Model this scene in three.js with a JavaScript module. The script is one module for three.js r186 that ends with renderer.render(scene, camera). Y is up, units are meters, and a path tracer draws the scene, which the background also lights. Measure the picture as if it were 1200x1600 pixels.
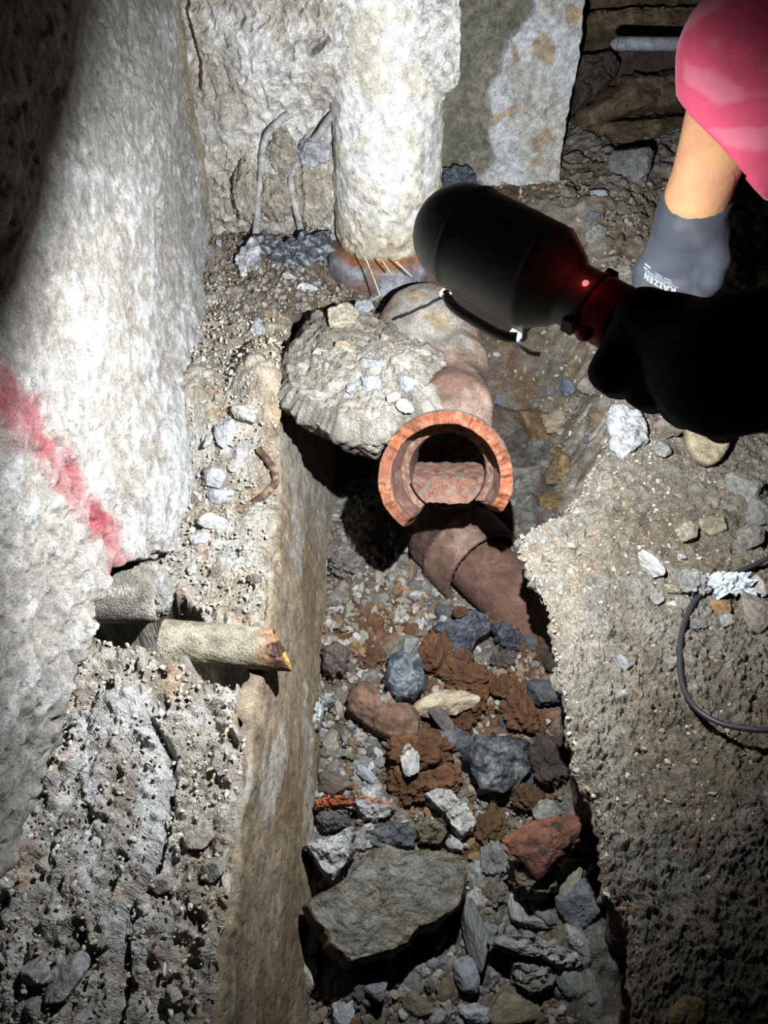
import * as THREE from 'three';
import { ImprovedNoise } from 'three/addons/math/ImprovedNoise.js';
import { mergeGeometries, mergeVertices } from 'three/addons/utils/BufferGeometryUtils.js';

// ---------------------------------------------------------------- camera, light, exposure
const W = 1200, H = 1600, F = 1200, EYE = 0.9, PITCH = THREE.MathUtils.degToRad(47);
const SP = Math.sin(PITCH), CP = Math.cos(PITCH);
const scene = new THREE.Scene();
scene.background = new THREE.Color(0x000000);
const camera = new THREE.PerspectiveCamera(2 * THREE.MathUtils.radToDeg(Math.atan(H / 2 / F)), W / H, 0.02, 30);
camera.position.set(0, EYE, 0);
camera.lookAt(0, EYE - SP, -CP);
const renderer = new THREE.WebGLRenderer({ antialias: true });
renderer.toneMapping = THREE.LinearToneMapping;
renderer.toneMappingExposure = 1.0;
renderer.shadowMap.enabled = true;
const LAMP = { intensity: 9.0, axis: new THREE.Vector3(-0.3, -0.7, -0.64), angle: 89.5, penumbra: 1, color: new THREE.Color(0.94, 0.98, 1), radius: 0.28 };

// ---------------------------------------------------------------- measuring: a pixel of the photograph to a point of the place
const V = (x, y, z) => new THREE.Vector3(x, y, z);
const ray = (px, py) => { const a = (px - W / 2) / F, b = (H / 2 - py) / F; return V(a, -SP + b * CP, -CP - b * SP); };
const at = (px, py, d) => ray(px, py).multiplyScalar(d).add(V(0, EYE, 0));
const onY = (px, py, y) => { const r = ray(px, py); return at(px, py, (y - EYE) / r.y); };
const onX = (px, py, x) => { const r = ray(px, py); return at(px, py, x / r.x); };
const onZ = (px, py, z) => { const r = ray(px, py); return at(px, py, z / r.z); };
const depthOf = (p) => (p.y - EYE) * -SP + p.z * -CP;
const onPlane = (px, py, p0, n) => { const r = ray(px, py), o = V(0, EYE, 0); return at(px, py, p0.clone().sub(o).dot(n) / r.dot(n)); };
// a height function met by the pixel's ray
function onGround(px, py, fy) { let y = 0; let p; for (let i = 0; i < 14; i++) { p = onY(px, py, y); y = y * 0.4 + fy(p.x, p.z) * 0.6; } return onY(px, py, y); }

// ---------------------------------------------------------------- noise
const IN = new ImprovedNoise();
const N = (x, y, z) => IN.noise(x, y, z);
function fbm(x, y, z, o = 4, g = 0.5) { let s = 0, a = 1, f = 1; for (let i = 0; i < o; i++) { s += a * N(x * f + i * 17.3, y * f - i * 5.1, z * f + i * 3.7); a *= g; f *= 2.03; } return s; }
const hash = (a, b) => { let h = Math.imul(a | 0, 374761393) + Math.imul(b | 0, 668265263); h = Math.imul(h ^ (h >>> 13), 1274126177); return ((h ^ (h >>> 16)) >>> 0) / 4294967296; };
// grains lying on a surface: rounded bumps of size s; returns height 0..1 and a random number of the grain
let grainId = 0;
function grains(u, v, s, fill = 0.8) {
  const x = u / s, y = v / s, ix = Math.floor(x), iy = Math.floor(y); let best = 0; grainId = 0;
  for (let j = -1; j <= 1; j++) for (let i = -1; i <= 1; i++) {
    const cx = ix + i, cy = iy + j, r0 = hash(cx, cy * 3 + 1); if (r0 > fill) continue;
    const dx = cx + hash(cx * 7 + 3, cy) - x, dy = cy + hash(cx, cy * 5 + 11) - y, r = 0.35 + 0.5 * hash(cx + 91, cy - 37);
    const e = 0.6 + 0.8 * hash(cx - 17, cy + 53), q = 1 - (dx * dx * e + dy * dy / e) / (r * r);
    if (q > 0) { const h = Math.sqrt(q) * r; if (h > best) { best = h; grainId = hash(cx * 13 + 5, cy * 17 + 7); } }
  }
  return best;
}
function rng(seed) { let s = seed >>> 0; return () => { s = (s + 0x6d2b79f5) | 0; let t = Math.imul(s ^ (s >>> 15), 1 | s); t = (t + Math.imul(t ^ (t >>> 7), 61 | t)) ^ t; return ((t ^ (t >>> 14)) >>> 0) / 4294967296; }; }
const sst = (a, b, x) => { const t = Math.min(1, Math.max(0, (x - a) / (b - a))); return t * t * (3 - 2 * t); };
const mix = (a, b, t) => a + (b - a) * t;
const mixc = (a, b, t) => [mix(a[0], b[0], t), mix(a[1], b[1], t), mix(a[2], b[2], t)];
const scl = (a, k) => [a[0] * k, a[1] * k, a[2] * k];
const pw = (pts, x) => { if (x <= pts[0][0]) return pts[0][1]; for (let i = 1; i < pts.length; i++) if (x <= pts[i][0]) { const t = (x - pts[i - 1][0]) / (pts[i][0] - pts[i - 1][0] || 1); return mix(pts[i - 1][1], pts[i][1], t); } return pts[pts.length - 1][1]; };
function segDist(p, pts) { let best = 9, k = 0, side = 0; for (let i = 1; i < pts.length; i++) { const [ax, ay] = pts[i - 1], [bx, by] = pts[i], ex = bx - ax, ey = by - ay, t = Math.min(1, Math.max(0, ((p[0] - ax) * ex + (p[1] - ay) * ey) / (ex * ex + ey * ey))); const dx = p[0] - ax - ex * t, dy = p[1] - ay - ey * t, d = Math.hypot(dx, dy); if (d < best) { best = d; k = (i - 1 + t) / (pts.length - 1); side = Math.sign(ex * dy - ey * dx); } } return [best, k, side]; }

// ---------------------------------------------------------------- textures (tiling; grain and fine relief only)
function tile(n, fn, srgb) {
  const d = new Uint8Array(n * n * 4);
  for (let y = 0; y < n; y++) for (let x = 0; x < n; x++) { const v = fn(x / n, y / n), i = (y * n + x) * 4; const c = Array.isArray(v) ? v : [v, v, v]; for (let k = 0; k < 3; k++) d[i + k] = Math.max(0, Math.min(255, c[k] * 255)); d[i + 3] = 255; }
  const t = new THREE.DataTexture(d, n, n); t.wrapS = t.wrapT = THREE.RepeatWrapping; t.magFilter = THREE.LinearFilter; t.minFilter = THREE.LinearMipmapLinearFilter; t.generateMipmaps = true;
  if (srgb) t.colorSpace = THREE.SRGBColorSpace; t.needsUpdate = true; return t;
}
function pn(u, v, f, s = 0) { // value noise that repeats after 1
  const x = u * f, y = v * f, ix = Math.floor(x), iy = Math.floor(y), a = x - ix, b = y - iy, m = (k) => ((k % f) + f) % f, h = (i, j) => hash(m(ix + i) + s * 131, m(iy + j) - s * 77), A = a * a * (3 - 2 * a), B = b * b * (3 - 2 * b);
  return mix(mix(h(0, 0), h(1, 0), A), mix(h(0, 1), h(1, 1), A), B);
}
const pf = (u, v, f, o, s = 0) => { let t = 0, a = 0.5; for (let i = 0; i < o; i++) { t += a * pn(u, v, f << i, s + i); a *= 0.5; } return t / (1 - Math.pow(0.5, o)); };
function pgr(u, v, f, s) { const x = u * f, y = v * f, ix = Math.floor(x), iy = Math.floor(y), m = (k) => ((k % f) + f) % f; let best = 0; for (let j = -1; j <= 1; j++) for (let i = -1; i <= 1; i++) { const cx = m(ix + i), cy = m(iy + j), dx = ix + i + hash(cx + s, cy) - x, dy = iy + j + hash(cx, cy + s * 3) - y, r = 0.3 + 0.5 * hash(cx * 3 + s, cy * 7), q = 1 - (dx * dx + dy * dy) / (r * r); if (q > 0) best = Math.max(best, Math.sqrt(q) * r / 0.8); } return best; }
const TX = {
  grit: tile(768, (u, v) => 0.45 * pgr(u, v, 90, 5) + 0.25 * pgr(u, v, 38, 9) + 0.3 * pf(u, v, 32, 5, 3)),
  fine: tile(768, (u, v) => 0.6 * pf(u, v, 24, 5, 21) + 0.25 * pf(u, v, 96, 3, 8) - 0.35 * sst(0.62, 0.8, pf(u, v, 40, 3, 40)) + 0.2),
  speck: tile(768, (u, v) => { const a = 0.72 + 0.36 * (pf(u, v, 20, 6, 50) - 0.5) + 0.5 * (pn(u, v, 256, 61) - 0.5) * 0.5, b = pn(u, v, 128, 70), k = b > 0.9 ? -0.22 : b < 0.07 ? 0.2 : 0; return [a + k, a + k * 0.97, a + k * 0.93]; }, true),
  weave: tile(256, (u, v) => 0.5 + 0.25 * Math.sin(u * Math.PI * 2 * 40) * Math.cos(v * Math.PI * 2 * 40) + 0.3 * (pf(u, v, 16, 4, 90) - 0.5)),
};
const texAt = (t, metres) => { const c = t.clone(); c.repeat.set(1 / metres, 1 / metres); c.needsUpdate = true; return c; };
const MT = { grit: texAt(TX.grit, 0.22), grit2: texAt(TX.grit, 0.13), fine: texAt(TX.fine, 0.2), speck: texAt(TX.speck, 0.26), weave: texAt(TX.weave, 0.06) };
const mats = {};
function M(key, color, o = {}) {
  const id = key + '|' + color.map((x) => x.toFixed(3)).join() + JSON.stringify(o);
  if (mats[id]) return mats[id];
  const m = new THREE.MeshPhysicalMaterial({ color: new THREE.Color(...color), roughness: o.rough ?? 0.92, metalness: o.metal ?? 0, vertexColors: o.vc ?? true });
  m.name = key; m.specularIntensity = o.spec ?? 0.5; m.side = THREE.DoubleSide;
  if (o.map !== null) m.map = MT[o.map ?? 'speck'];
  if (o.bump !== null) { m.bumpMap = MT[o.bump ?? 'grit']; m.bumpScale = o.bs ?? 0.0022; }
  if (o.emissive) { m.emissive = new THREE.Color(...o.emissive); m.emissiveIntensity = 1; }
  if (o.sheen) { m.sheen = o.sheen; m.sheenColor = new THREE.Color(...(o.sheenColor ?? [1, 1, 1])); m.sheenRoughness = 0.6; }
  if (o.coat) { m.clearcoat = o.coat; m.clearcoatRoughness = o.coatRough ?? 0.3; }
  return (mats[id] = m);
}

// ---------------------------------------------------------------- scene tree helpers
const used = {};
const numbered = (n) => { const k = (used[n] = (used[n] ?? -1) + 1); return k ? n + '_' + String(k).padStart(3, '0') : n; };
function mesh(name, geo, mat, parent) { const m = new THREE.Mesh(geo, mat); m.castShadow = m.receiveShadow = true; m.name = parent ? name : numbered(name); if (parent) { const n = parent.children.filter((c) => c.name.replace(/_\d{3}$/, '') === name).length; if (n) m.name += '_' + String(n).padStart(3, '0'); } (parent ?? scene).add(m); return m; }
function tag(o, label, category, group, kind) { if (label) o.userData.label = label; if (category) o.userData.category = category; if (group) o.userData.group = group; if (kind) o.userData.kind = kind; return o; }
function group(name, pos) { const g = new THREE.Group(); g.name = numbered(name); if (pos) g.position.copy(pos); scene.add(g); return g; }
function local(geo, o) { geo.translate(-o.position.x, -o.position.y, -o.position.z); return geo; } // world-built geometry under an unturned group
function struct(o, label) { o.userData.kind = 'structure'; if (label) o.userData.label = label; return o; }

// grid surface: pos(u,v,out) in metres, col(x,y,z,u,v) -> rgb
function grid(nu, nv, pos, col, uvOf) {
  const n = (nu + 1) * (nv + 1), P = new Float32Array(n * 3), C = new Float32Array(n * 3), U = new Float32Array(n * 2), I = new Uint32Array(nu * nv * 6);
  let k = 0;
  for (let j = 0; j <= nv; j++) for (let i = 0; i <= nu; i++, k++) {
    const p = pos(i / nu, j / nv), c = p[3] ?? col(p[0], p[1], p[2], i / nu, j / nv), w = uvOf ? uvOf(p, i / nu, j / nv) : [p[0] * 0.9 + p[1] * 0.4, p[2] * 0.9 - p[1] * 0.5];
    P[k * 3] = p[0]; P[k * 3 + 1] = p[1]; P[k * 3 + 2] = p[2]; C[k * 3] = c[0]; C[k * 3 + 1] = c[1]; C[k * 3 + 2] = c[2]; U[k * 2] = w[0]; U[k * 2 + 1] = w[1];
  }
  k = 0; for (let j = 0; j < nv; j++) for (let i = 0; i < nu; i++) { const a = j * (nu + 1) + i, b = a + 1, c = a + nu + 1, d = c + 1; I[k++] = a; I[k++] = c; I[k++] = b; I[k++] = b; I[k++] = c; I[k++] = d; }
  const g = new THREE.BufferGeometry();
  g.setAttribute('position', new THREE.BufferAttribute(P, 3)); g.setAttribute('color', new THREE.BufferAttribute(C, 3)); g.setAttribute('uv', new THREE.BufferAttribute(U, 2)); g.setIndex(new THREE.BufferAttribute(I, 1));
  g.computeVertexNormals(); return g;
}
function paint(geo, col) { // vertex colours and skewed planar uv in metres for a built geometry
  const p = geo.attributes.position, C = new Float32Array(p.count * 3), U = new Float32Array(p.count * 2);
  for (let i = 0; i < p.count; i++) { const x = p.getX(i), y = p.getY(i), z = p.getZ(i), c = col ? col(x, y, z, i) : [1, 1, 1]; C.set(c, i * 3); U[i * 2] = x * 0.85 + y * 0.55; U[i * 2 + 1] = z * 0.85 - y * 0.6 + x * 0.1; }
  geo.setAttribute('color', new THREE.BufferAttribute(C, 3)); geo.setAttribute('uv', new THREE.BufferAttribute(U, 2)); return geo;
}
// surface of a distance field (surface nets)
function nets(lo, hi, cell, f) {
  const nx = Math.ceil((hi.x - lo.x) / cell) + 1, ny = Math.ceil((hi.y - lo.y) / cell) + 1, nz = Math.ceil((hi.z - lo.z) / cell) + 1, D = new Float32Array(nx * ny * nz), id = new Int32Array(nx * ny * nz).fill(-1);
  const ix = (i, j, k) => (k * ny + j) * nx + i;
  for (let k = 0; k < nz; k++) for (let j = 0; j < ny; j++) for (let i = 0; i < nx; i++) D[ix(i, j, k)] = f(lo.x + i * cell, lo.y + j * cell, lo.z + k * cell);
  const P = [], I = [];
  for (let k = 0; k < nz - 1; k++) for (let j = 0; j < ny - 1; j++) for (let i = 0; i < nx - 1; i++) {
    let s = 0, x = 0, y = 0, z = 0, c = 0; const d = [];
    for (let q = 0; q < 8; q++) { d[q] = D[ix(i + (q & 1), j + ((q >> 1) & 1), k + (q >> 2))]; if (d[q] < 0) s++; }
    if (s === 0 || s === 8) continue;
    for (let a = 0; a < 8; a++) for (const b of [1, 2, 4]) if (!(a & b)) { const e = a | b; if ((d[a] < 0) !== (d[e] < 0)) { const t = d[a] / (d[a] - d[e]); x += (a & 1) + (b === 1 ? t : 0); y += ((a >> 1) & 1) + (b === 2 ? t : 0); z += (a >> 2) + (b === 4 ? t : 0); c++; } }
    id[ix(i, j, k)] = P.length / 3; P.push(lo.x + (i + x / c) * cell, lo.y + (j + y / c) * cell, lo.z + (k + z / c) * cell);
  }
  const quad = (a, b, c, d, flip) => { if (a < 0 || b < 0 || c < 0 || d < 0) return; flip ? I.push(a, c, b, a, d, c) : I.push(a, b, c, a, c, d); };
  for (let k = 1; k < nz - 1; k++) for (let j = 1; j < ny - 1; j++) for (let i = 1; i < nx - 1; i++) {
    const a = D[ix(i, j, k)] < 0;
    if (a !== D[ix(i + 1, j, k)] < 0) quad(id[ix(i, j - 1, k - 1)], id[ix(i, j, k - 1)], id[ix(i, j, k)], id[ix(i, j - 1, k)], !a);
    if (a !== D[ix(i, j + 1, k)] < 0) quad(id[ix(i - 1, j, k - 1)], id[ix(i - 1, j, k)], id[ix(i, j, k)], id[ix(i, j, k - 1)], !a);
    if (a !== D[ix(i, j, k + 1)] < 0) quad(id[ix(i - 1, j - 1, k)], id[ix(i, j - 1, k)], id[ix(i, j, k)], id[ix(i - 1, j, k)], !a);
  }
  const g = new THREE.BufferGeometry(); g.setAttribute('position', new THREE.BufferAttribute(new Float32Array(P), 3)); g.setIndex(I); g.computeVertexNormals(); return g;
}
const capsule = (x, y, z, a, b, ra, rb) => { const ex = b.x - a.x, ey = b.y - a.y, ez = b.z - a.z, t = Math.min(1, Math.max(0, ((x - a.x) * ex + (y - a.y) * ey + (z - a.z) * ez) / (ex * ex + ey * ey + ez * ez))); return Math.hypot(x - a.x - ex * t, y - a.y - ey * t, z - a.z - ez * t) - mix(ra, rb, t); };
const smin = (a, b, k) => { const h = Math.max(k - Math.abs(a - b), 0) / k; return Math.min(a, b) - h * h * k * 0.25; };

// ---------------------------------------------------------------- stones
// angular stone of unit size: radial function of a random convex body, roughened
function rockGeo(seed, detail, rough = 0.08, planes = 13, sharp = 1) {
  const r = rng(seed * 7919 + 13), pl = [];
  for (let i = 0; i < planes; i++) { const z = r() * 2 - 1, a = r() * 6.283, q = Math.sqrt(1 - z * z); pl.push([q * Math.cos(a), z, q * Math.sin(a), 0.62 + 0.38 * r()]); }
  let g = new THREE.IcosahedronGeometry(1, detail); g.deleteAttribute('uv'); g.deleteAttribute('normal'); g = mergeVertices(g, 1e-4);
  const p = g.attributes.position, C = new Float32Array(p.count * 3), U = new Float32Array(p.count * 2);
  for (let i = 0; i < p.count; i++) {
    const x = p.getX(i), y = p.getY(i), z = p.getZ(i); let d = 1.15;
    for (const [a, b, c, h] of pl) { const k = a * x + b * y + c * z; if (k > 0.05) d = Math.min(d, h / k); }
    d = mix(1, d, sharp); const n1 = fbm(x * 2.2 + seed * 3.1, y * 2.2, z * 2.2, 4), n2 = fbm(x * 7 - seed, y * 7, z * 7, 3);
    d += rough * (1.4 * n1 + 0.9 * n2);
    p.setXYZ(i, x * d, y * d, z * d);
    const t = 0.88 + 0.3 * n1 + 0.22 * n2, w = 0.03 * fbm(x * 3, y * 3 + seed, z * 3, 2); C[i * 3] = t + w; C[i * 3 + 1] = t; C[i * 3 + 2] = t - w;
    U[i * 2] = x * 0.04 + y * 0.02 + seed * 0.013; U[i * 2 + 1] = z * 0.04 - y * 0.025;
  }
  g.setAttribute('color', new THREE.BufferAttribute(C, 3)); g.setAttribute('uv', new THREE.BufferAttribute(U, 2)); g.computeVertexNormals(); return g;
}
const ROCKS = { hard: [], clod: [], flat: [] };
for (let i = 0; i < 7; i++) { ROCKS.hard.push(rockGeo(i + 1, 13, 0.055, 14)); ROCKS.clod.push(rockGeo(i + 40, 15, 0.2, 8, 0.55)); ROCKS.flat.push(rockGeo(i + 80, 11, 0.045, 18)); }
const SMALL = []; for (let i = 0; i < 8; i++) SMALL.push(rockGeo(i + 120, 5, 0.08, 11));
const TINY = []; for (let i = 0; i < 3; i++) TINY.push(rockGeo(i + 150, 2, 0.06, 9));
let rockNo = 0;
// stone seen at a pixel with a size in pixels, resting on ground fy
function rockAt(cx, cy, w, h, fy, color, o = {}) {
  const kind = o.kind ?? 'hard', list = o.list ?? ROCKS[kind], g = list[(o.v ?? rockNo++) % list.length], p = onGround(cx, cy, fy), d = depthOf(p), k = d / F / 2 * 1.1;
  const sx = w * k, sz = h * k * 1.12, sy = o.tall ? o.tall * Math.min(sx, sz) : 0.75 * Math.min(sx, sz) + 0.1 * Math.max(sx, sz);
  const m = mesh(o.name ?? 'stone', g, M(o.mat ?? kind, color, { bump: kind === 'clod' ? 'grit2' : 'fine', bs: kind === 'clod' ? 0.003 : 0.0016, rough: o.rough ?? 0.9, ...(o.m ?? {}) }), o.parent);
  const lift = o.lift ?? 0.45 * sy, q = onGround(cx, cy, (x, z) => fy(x, z) + lift);
  m.position.copy(q); if (o.parent) m.position.sub(o.parent.position);
  m.scale.set(sx, sy, sz); m.rotation.set((hash(rockNo, 3) - 0.5) * 0.5 + (o.tilt ?? 0), o.yaw ?? (hash(rockNo, 9) - 0.5) * 0.7, (hash(rockNo, 5) - 0.5) * 0.5 + (o.roll ?? 0));
  return m;
}
// stone, chunk or flake with an outline of its own: closed body with a top face, broken sides and an underside
function chunkGeo(outline, p0, n, o = {}) {
  const NA = o.na ?? 96, NT = o.nt ?? 18, NS = o.ns ?? 9, up = n.clone().normalize(), a = V(1, 0, 0).addScaledVector(up, -up.x).normalize(), b = up.clone().cross(a);
  const pts = outline.map(([x, y]) => { const q = onPlane(x, y, p0, up).sub(p0); return [q.dot(a), q.dot(b)]; });
  let cx = 0, cy = 0; for (const q of pts) { cx += q[0] / pts.length; cy += q[1] / pts.length; }
  const rad = (th) => { const dx = Math.cos(th), dy = Math.sin(th); let best = 0; for (let i = 0; i < pts.length; i++) { const [x1, y1] = pts[i], [x2, y2] = pts[(i + 1) % pts.length], ex = x2 - x1, ey = y2 - y1, den = dx * ey - dy * ex; if (Math.abs(den) < 1e-12) continue; const t = ((x1 - cx) * ey - (y1 - cy) * ex) / den, s = ((x1 - cx) * dy - (y1 - cy) * dx) / den; if (t > best && s >= -1e-6 && s <= 1 + 1e-6) best = t; } return best; };
  const R = []; let mean = 0; for (let i = 0; i < NA; i++) { R.push(rad(i / NA * Math.PI * 2)); mean += R[i] / NA; }
  const th = o.thick ?? mean * 0.8, seed = o.seed ?? 1, jag = o.jag ?? 0.05, rough = o.rough ?? 0.004, bev = o.bev ?? 0.06, dome = o.dome ?? 0.15 * th, under = o.under ?? 0.75, fr = o.freq ?? 1 / mean;
  const rows = NT + NS;
  return grid(NA, rows, (u, v) => {
    const i = Math.round(u * NA) % NA, j = Math.round(v * rows), t = i / NA * Math.PI * 2; let rho, h;
    if (j <= NT) { const s = j / NT; rho = s * (1 - bev * 0.4); h = dome * (1 - s * s) - (s > 1 - 1.5 / NT ? bev * th * 0.3 : 0); }
    else { const s = (j - NT) / NS; rho = s < 0.75 ? mix(1, under, (s / 0.75) ** 1.6) : mix(under, 0, (s - 0.75) / 0.25); h = -th * Math.min(1, bev + s / 0.75 * (1 - bev)); }
    const r = R[i] * rho * (1 + Math.min(1, rho ** 4) * jag * fbm(Math.cos(t) * 3 + seed, Math.sin(t) * 3, seed * 0.7, 4)), x = cx + r * Math.cos(t), y = cy + r * Math.sin(t);
    let e = rough * (1.6 * fbm(x * fr * 2 + seed, y * fr * 2, h * fr * 2, 4) + 0.7 * fbm(x * 90, y * 90, h * 90 + seed, 3));
    if (o.grain) e += o.grain * grains(x + seed, y + h * 0.7, o.gsize ?? 0.007);
    const side = j > NT ? 1 : 0, fx = side ? Math.cos(t) : 0, fy2 = side ? Math.sin(t) : 0, fh = side ? 0.2 : 1;
    if (j === 0) e = rough * 1.6 * fbm(cx * fr * 2 + seed, cy * fr * 2, h * fr * 2, 4);
    const q = p0.clone().addScaledVector(a, x + fx * e).addScaledVector(b, y + fy2 * e).addScaledVector(up, h + fh * e - (o.tilt ? 0 : 0));
    const tt = 0.9 + 0.25 * fbm(x * fr * 3, y * fr * 3, h * fr * 3 + seed, 4) + 0.14 * N(x * 300, y * 300, h * 300);
    return [q.x, q.y, q.z, o.col ? o.col(x - cx, y - cy, h, rho, t, tt, side, q) : [tt, tt, tt]];
  });
}

// ---------------------------------------------------------------- ground heights
const BACK = -1.515, TX0 = -0.172, TXB = -0.113;                   // back wall, trench side at top and bottom
const toXZ = (pts, y = 0) => pts.map(([a, b]) => { const p = onY(a, b, y); return [p.x, p.z]; });
const ridge = toXZ([[232, 1120], [262, 1170], [255, 1270], [235, 1350], [200, 1400], [188, 1480], [183, 1560], [175, 1640]], 0.03);
const smear = toXZ([[215, 1110], [245, 1180], [235, 1290], [205, 1390], [190, 1450]], 0.04);
const smear2 = toXZ([[142, 1190], [140, 1260], [134, 1400]], 0.06);
const pitA = onY(226, 988, 0), pitB = onY(392, 1085, 0);
const lumpL = onY(424, 575, 0.115), heap = (x, z) => 0.04 * sst(0.075, 0.015, Math.hypot(x - lumpL.x + 0.012, (z - lumpL.z) * 0.6));
function ledgeY(x, z) {
  const n = sst(-0.72, -0.6, z), w = sst(-0.2, -0.4, x);
  let y = w * mix(0.015, 0.085, n) + 0.1 * sst(-0.86, -1.06, z) + heap(x, z);
  const [d, , s] = segDist([x, z], ridge); if (z > -0.62) y += (0.012 * (s < 0 ? 0 : 1) * sst(0.1, 0.0, d) * sst(0.0, 0.003, d) - 0.022 * sst(0.007, 0.001, d)) * sst(-0.62, -0.55, z);
  let q = Math.hypot((x - pitA.x + 0.015) / 0.092, (z - pitA.z) / 0.058); y -= 0.2 * sst(1.12, 0.7, q);
  q = Math.hypot((x - pitB.x) / 0.016, (z - pitB.z) / 0.05); y -= 0.15 * sst(1.2, 0.6, q);
  q = Math.hypot((x - pitB.x + 0.035) / 0.05, (z - pitB.z + 0.035) / 0.018); y -= 0.09 * sst(1.2, 0.6, q);
  return y - 0.012 * sst(TX0 - 0.02, TX0, x);
}
const lipX = (z) => TX0 + 0.007 * fbm(z * 16, 4, 9, 3) + 0.0035 * N(z * 85, 6, 2);
const ledgeRough = (x, z) => {
  const near = sst(-0.75, -0.6, z), b = fbm(x * 14, 3.1, z * 14, 3), c1 = Math.abs(fbm(x * 26, 2, z * 26, 3)), c2 = Math.abs(N(x * 75, 7, z * 75)), c3 = Math.abs(N(x * 150, 3, z * 150)), g2 = grains(x + 3, z, 0.0085, 0.35), k = mix(0.6, 1.15, near);
  return 0.013 * b + k * (0.017 * c1 + 0.0085 * c2 + 0.0042 * c3 + 0.0026 * g2) - 0.02 * sst(0.24, 0.46, fbm(x * 22 + 4, 1, z * 26, 2)) * mix(0.5, 1, near) - 0.008 * k;
};
const fillY = (x, z) => heap(x, z) + mix(0.1, 0.125, sst(-1.2, -1.5, z)) - 0.07 * sst(0.2, 0.11, Math.hypot(x - 0.006, (z + 1.45) * 0.9)) + 0.012 * fbm(x * 12, 4, z * 12, 3);
const trenchY = (x, z) => {
  let y = -0.275 + 0.022 * fbm(x * 9, 2.5, z * 9, 2) - 0.03 * sst(-0.75, -0.3, z);
  y += 0.05 * sst(0.09, 0, Math.hypot(x + 0.04, (z + 0.98) * 0.6)) ; return y + 0.05 * sst(0.16, 0.3, x);
};
const slabEdge = [[962, 610], [952, 640], [945, 690], [905, 770], [880, 800], [850, 815], [815, 833], [811, 860], [850, 930], [862, 960], [868, 1030], [880, 1080], [890, 1150], [897, 1205], [930, 1245], [938, 1300], [942, 1390], [962, 1412], [990, 1450], [987, 1540], [992, 1600], [994, 1700]].map(([a, b]) => { const p = onY(a, b, 0); return [p.z, p.x]; });
slabEdge.unshift([-2.3, 0.8], [-1.3, 0.47]); slabEdge.push([0.4, 0.26]);
slabEdge.sort((a, b) => a[0] - b[0]);
const edgeX = (z) => pw(slabEdge, z) + 0.006 * fbm(z * 40, 1, 2, 3) + 0.003 * N(z * 170, 5, 1);
const slabY = (x, z) => 0.006 * fbm(x * 5, 1, z * 5, 3) - 0.008 * sst(0.06, 0, x - pw(slabEdge, z)) + 0.01 * sst(-0.95, -1.15, z);
const bankY = (x, z) => {
  const near = mix(0.72, 0.36, sst(0.3, 0.55, x)), base = mix(-0.28, 0.02, sst(0.3, 0.5, x));
  let y = mix(base, 0.13, sst(-1.22, -1.72, z) * 1) + 0 * near;
  return y + 0.02 * fbm(x * 6, 7, z * 6, 3);
};

// ---------------------------------------------------------------- left wall: old lime plaster, broken away along its foot
const wallBreak = [[0, 1400], [45, 1330], [75, 1250], [105, 1165], [105, 1090], [140, 1010], [165, 940], [180, 885]].map(([a, b]) => { const p = onX(a, b, -0.33); return [p.z, p.y]; }).sort((p, q) => p[0] - q[0]);
wallBreak.unshift([-0.78, -0.02], [-0.84, -0.25], [-1.7, -0.3]); wallBreak.sort((p, q) => p[0] - q[0]); wallBreak.push([0.2, wallBreak[wallBreak.length - 1][1] + 0.12]);
const paintLine = [[-60, 520], [0, 585], [60, 650], [105, 715], [140, 775], [165, 830], [172, 885]].map(([a, b]) => { const p = onX(a, b, -0.34); return [p.z, p.y]; });
const G1 = onX(258, 320, -0.345), G2 = onX(131, 720, -0.335);
const wallX = (y, z) => -0.352 + 0.035 * sst(-1.42, -1.2, z) * sst(0.32, -0.02, y) + 0.012 * fbm(1, y * 3, z * 3, 2);
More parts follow.
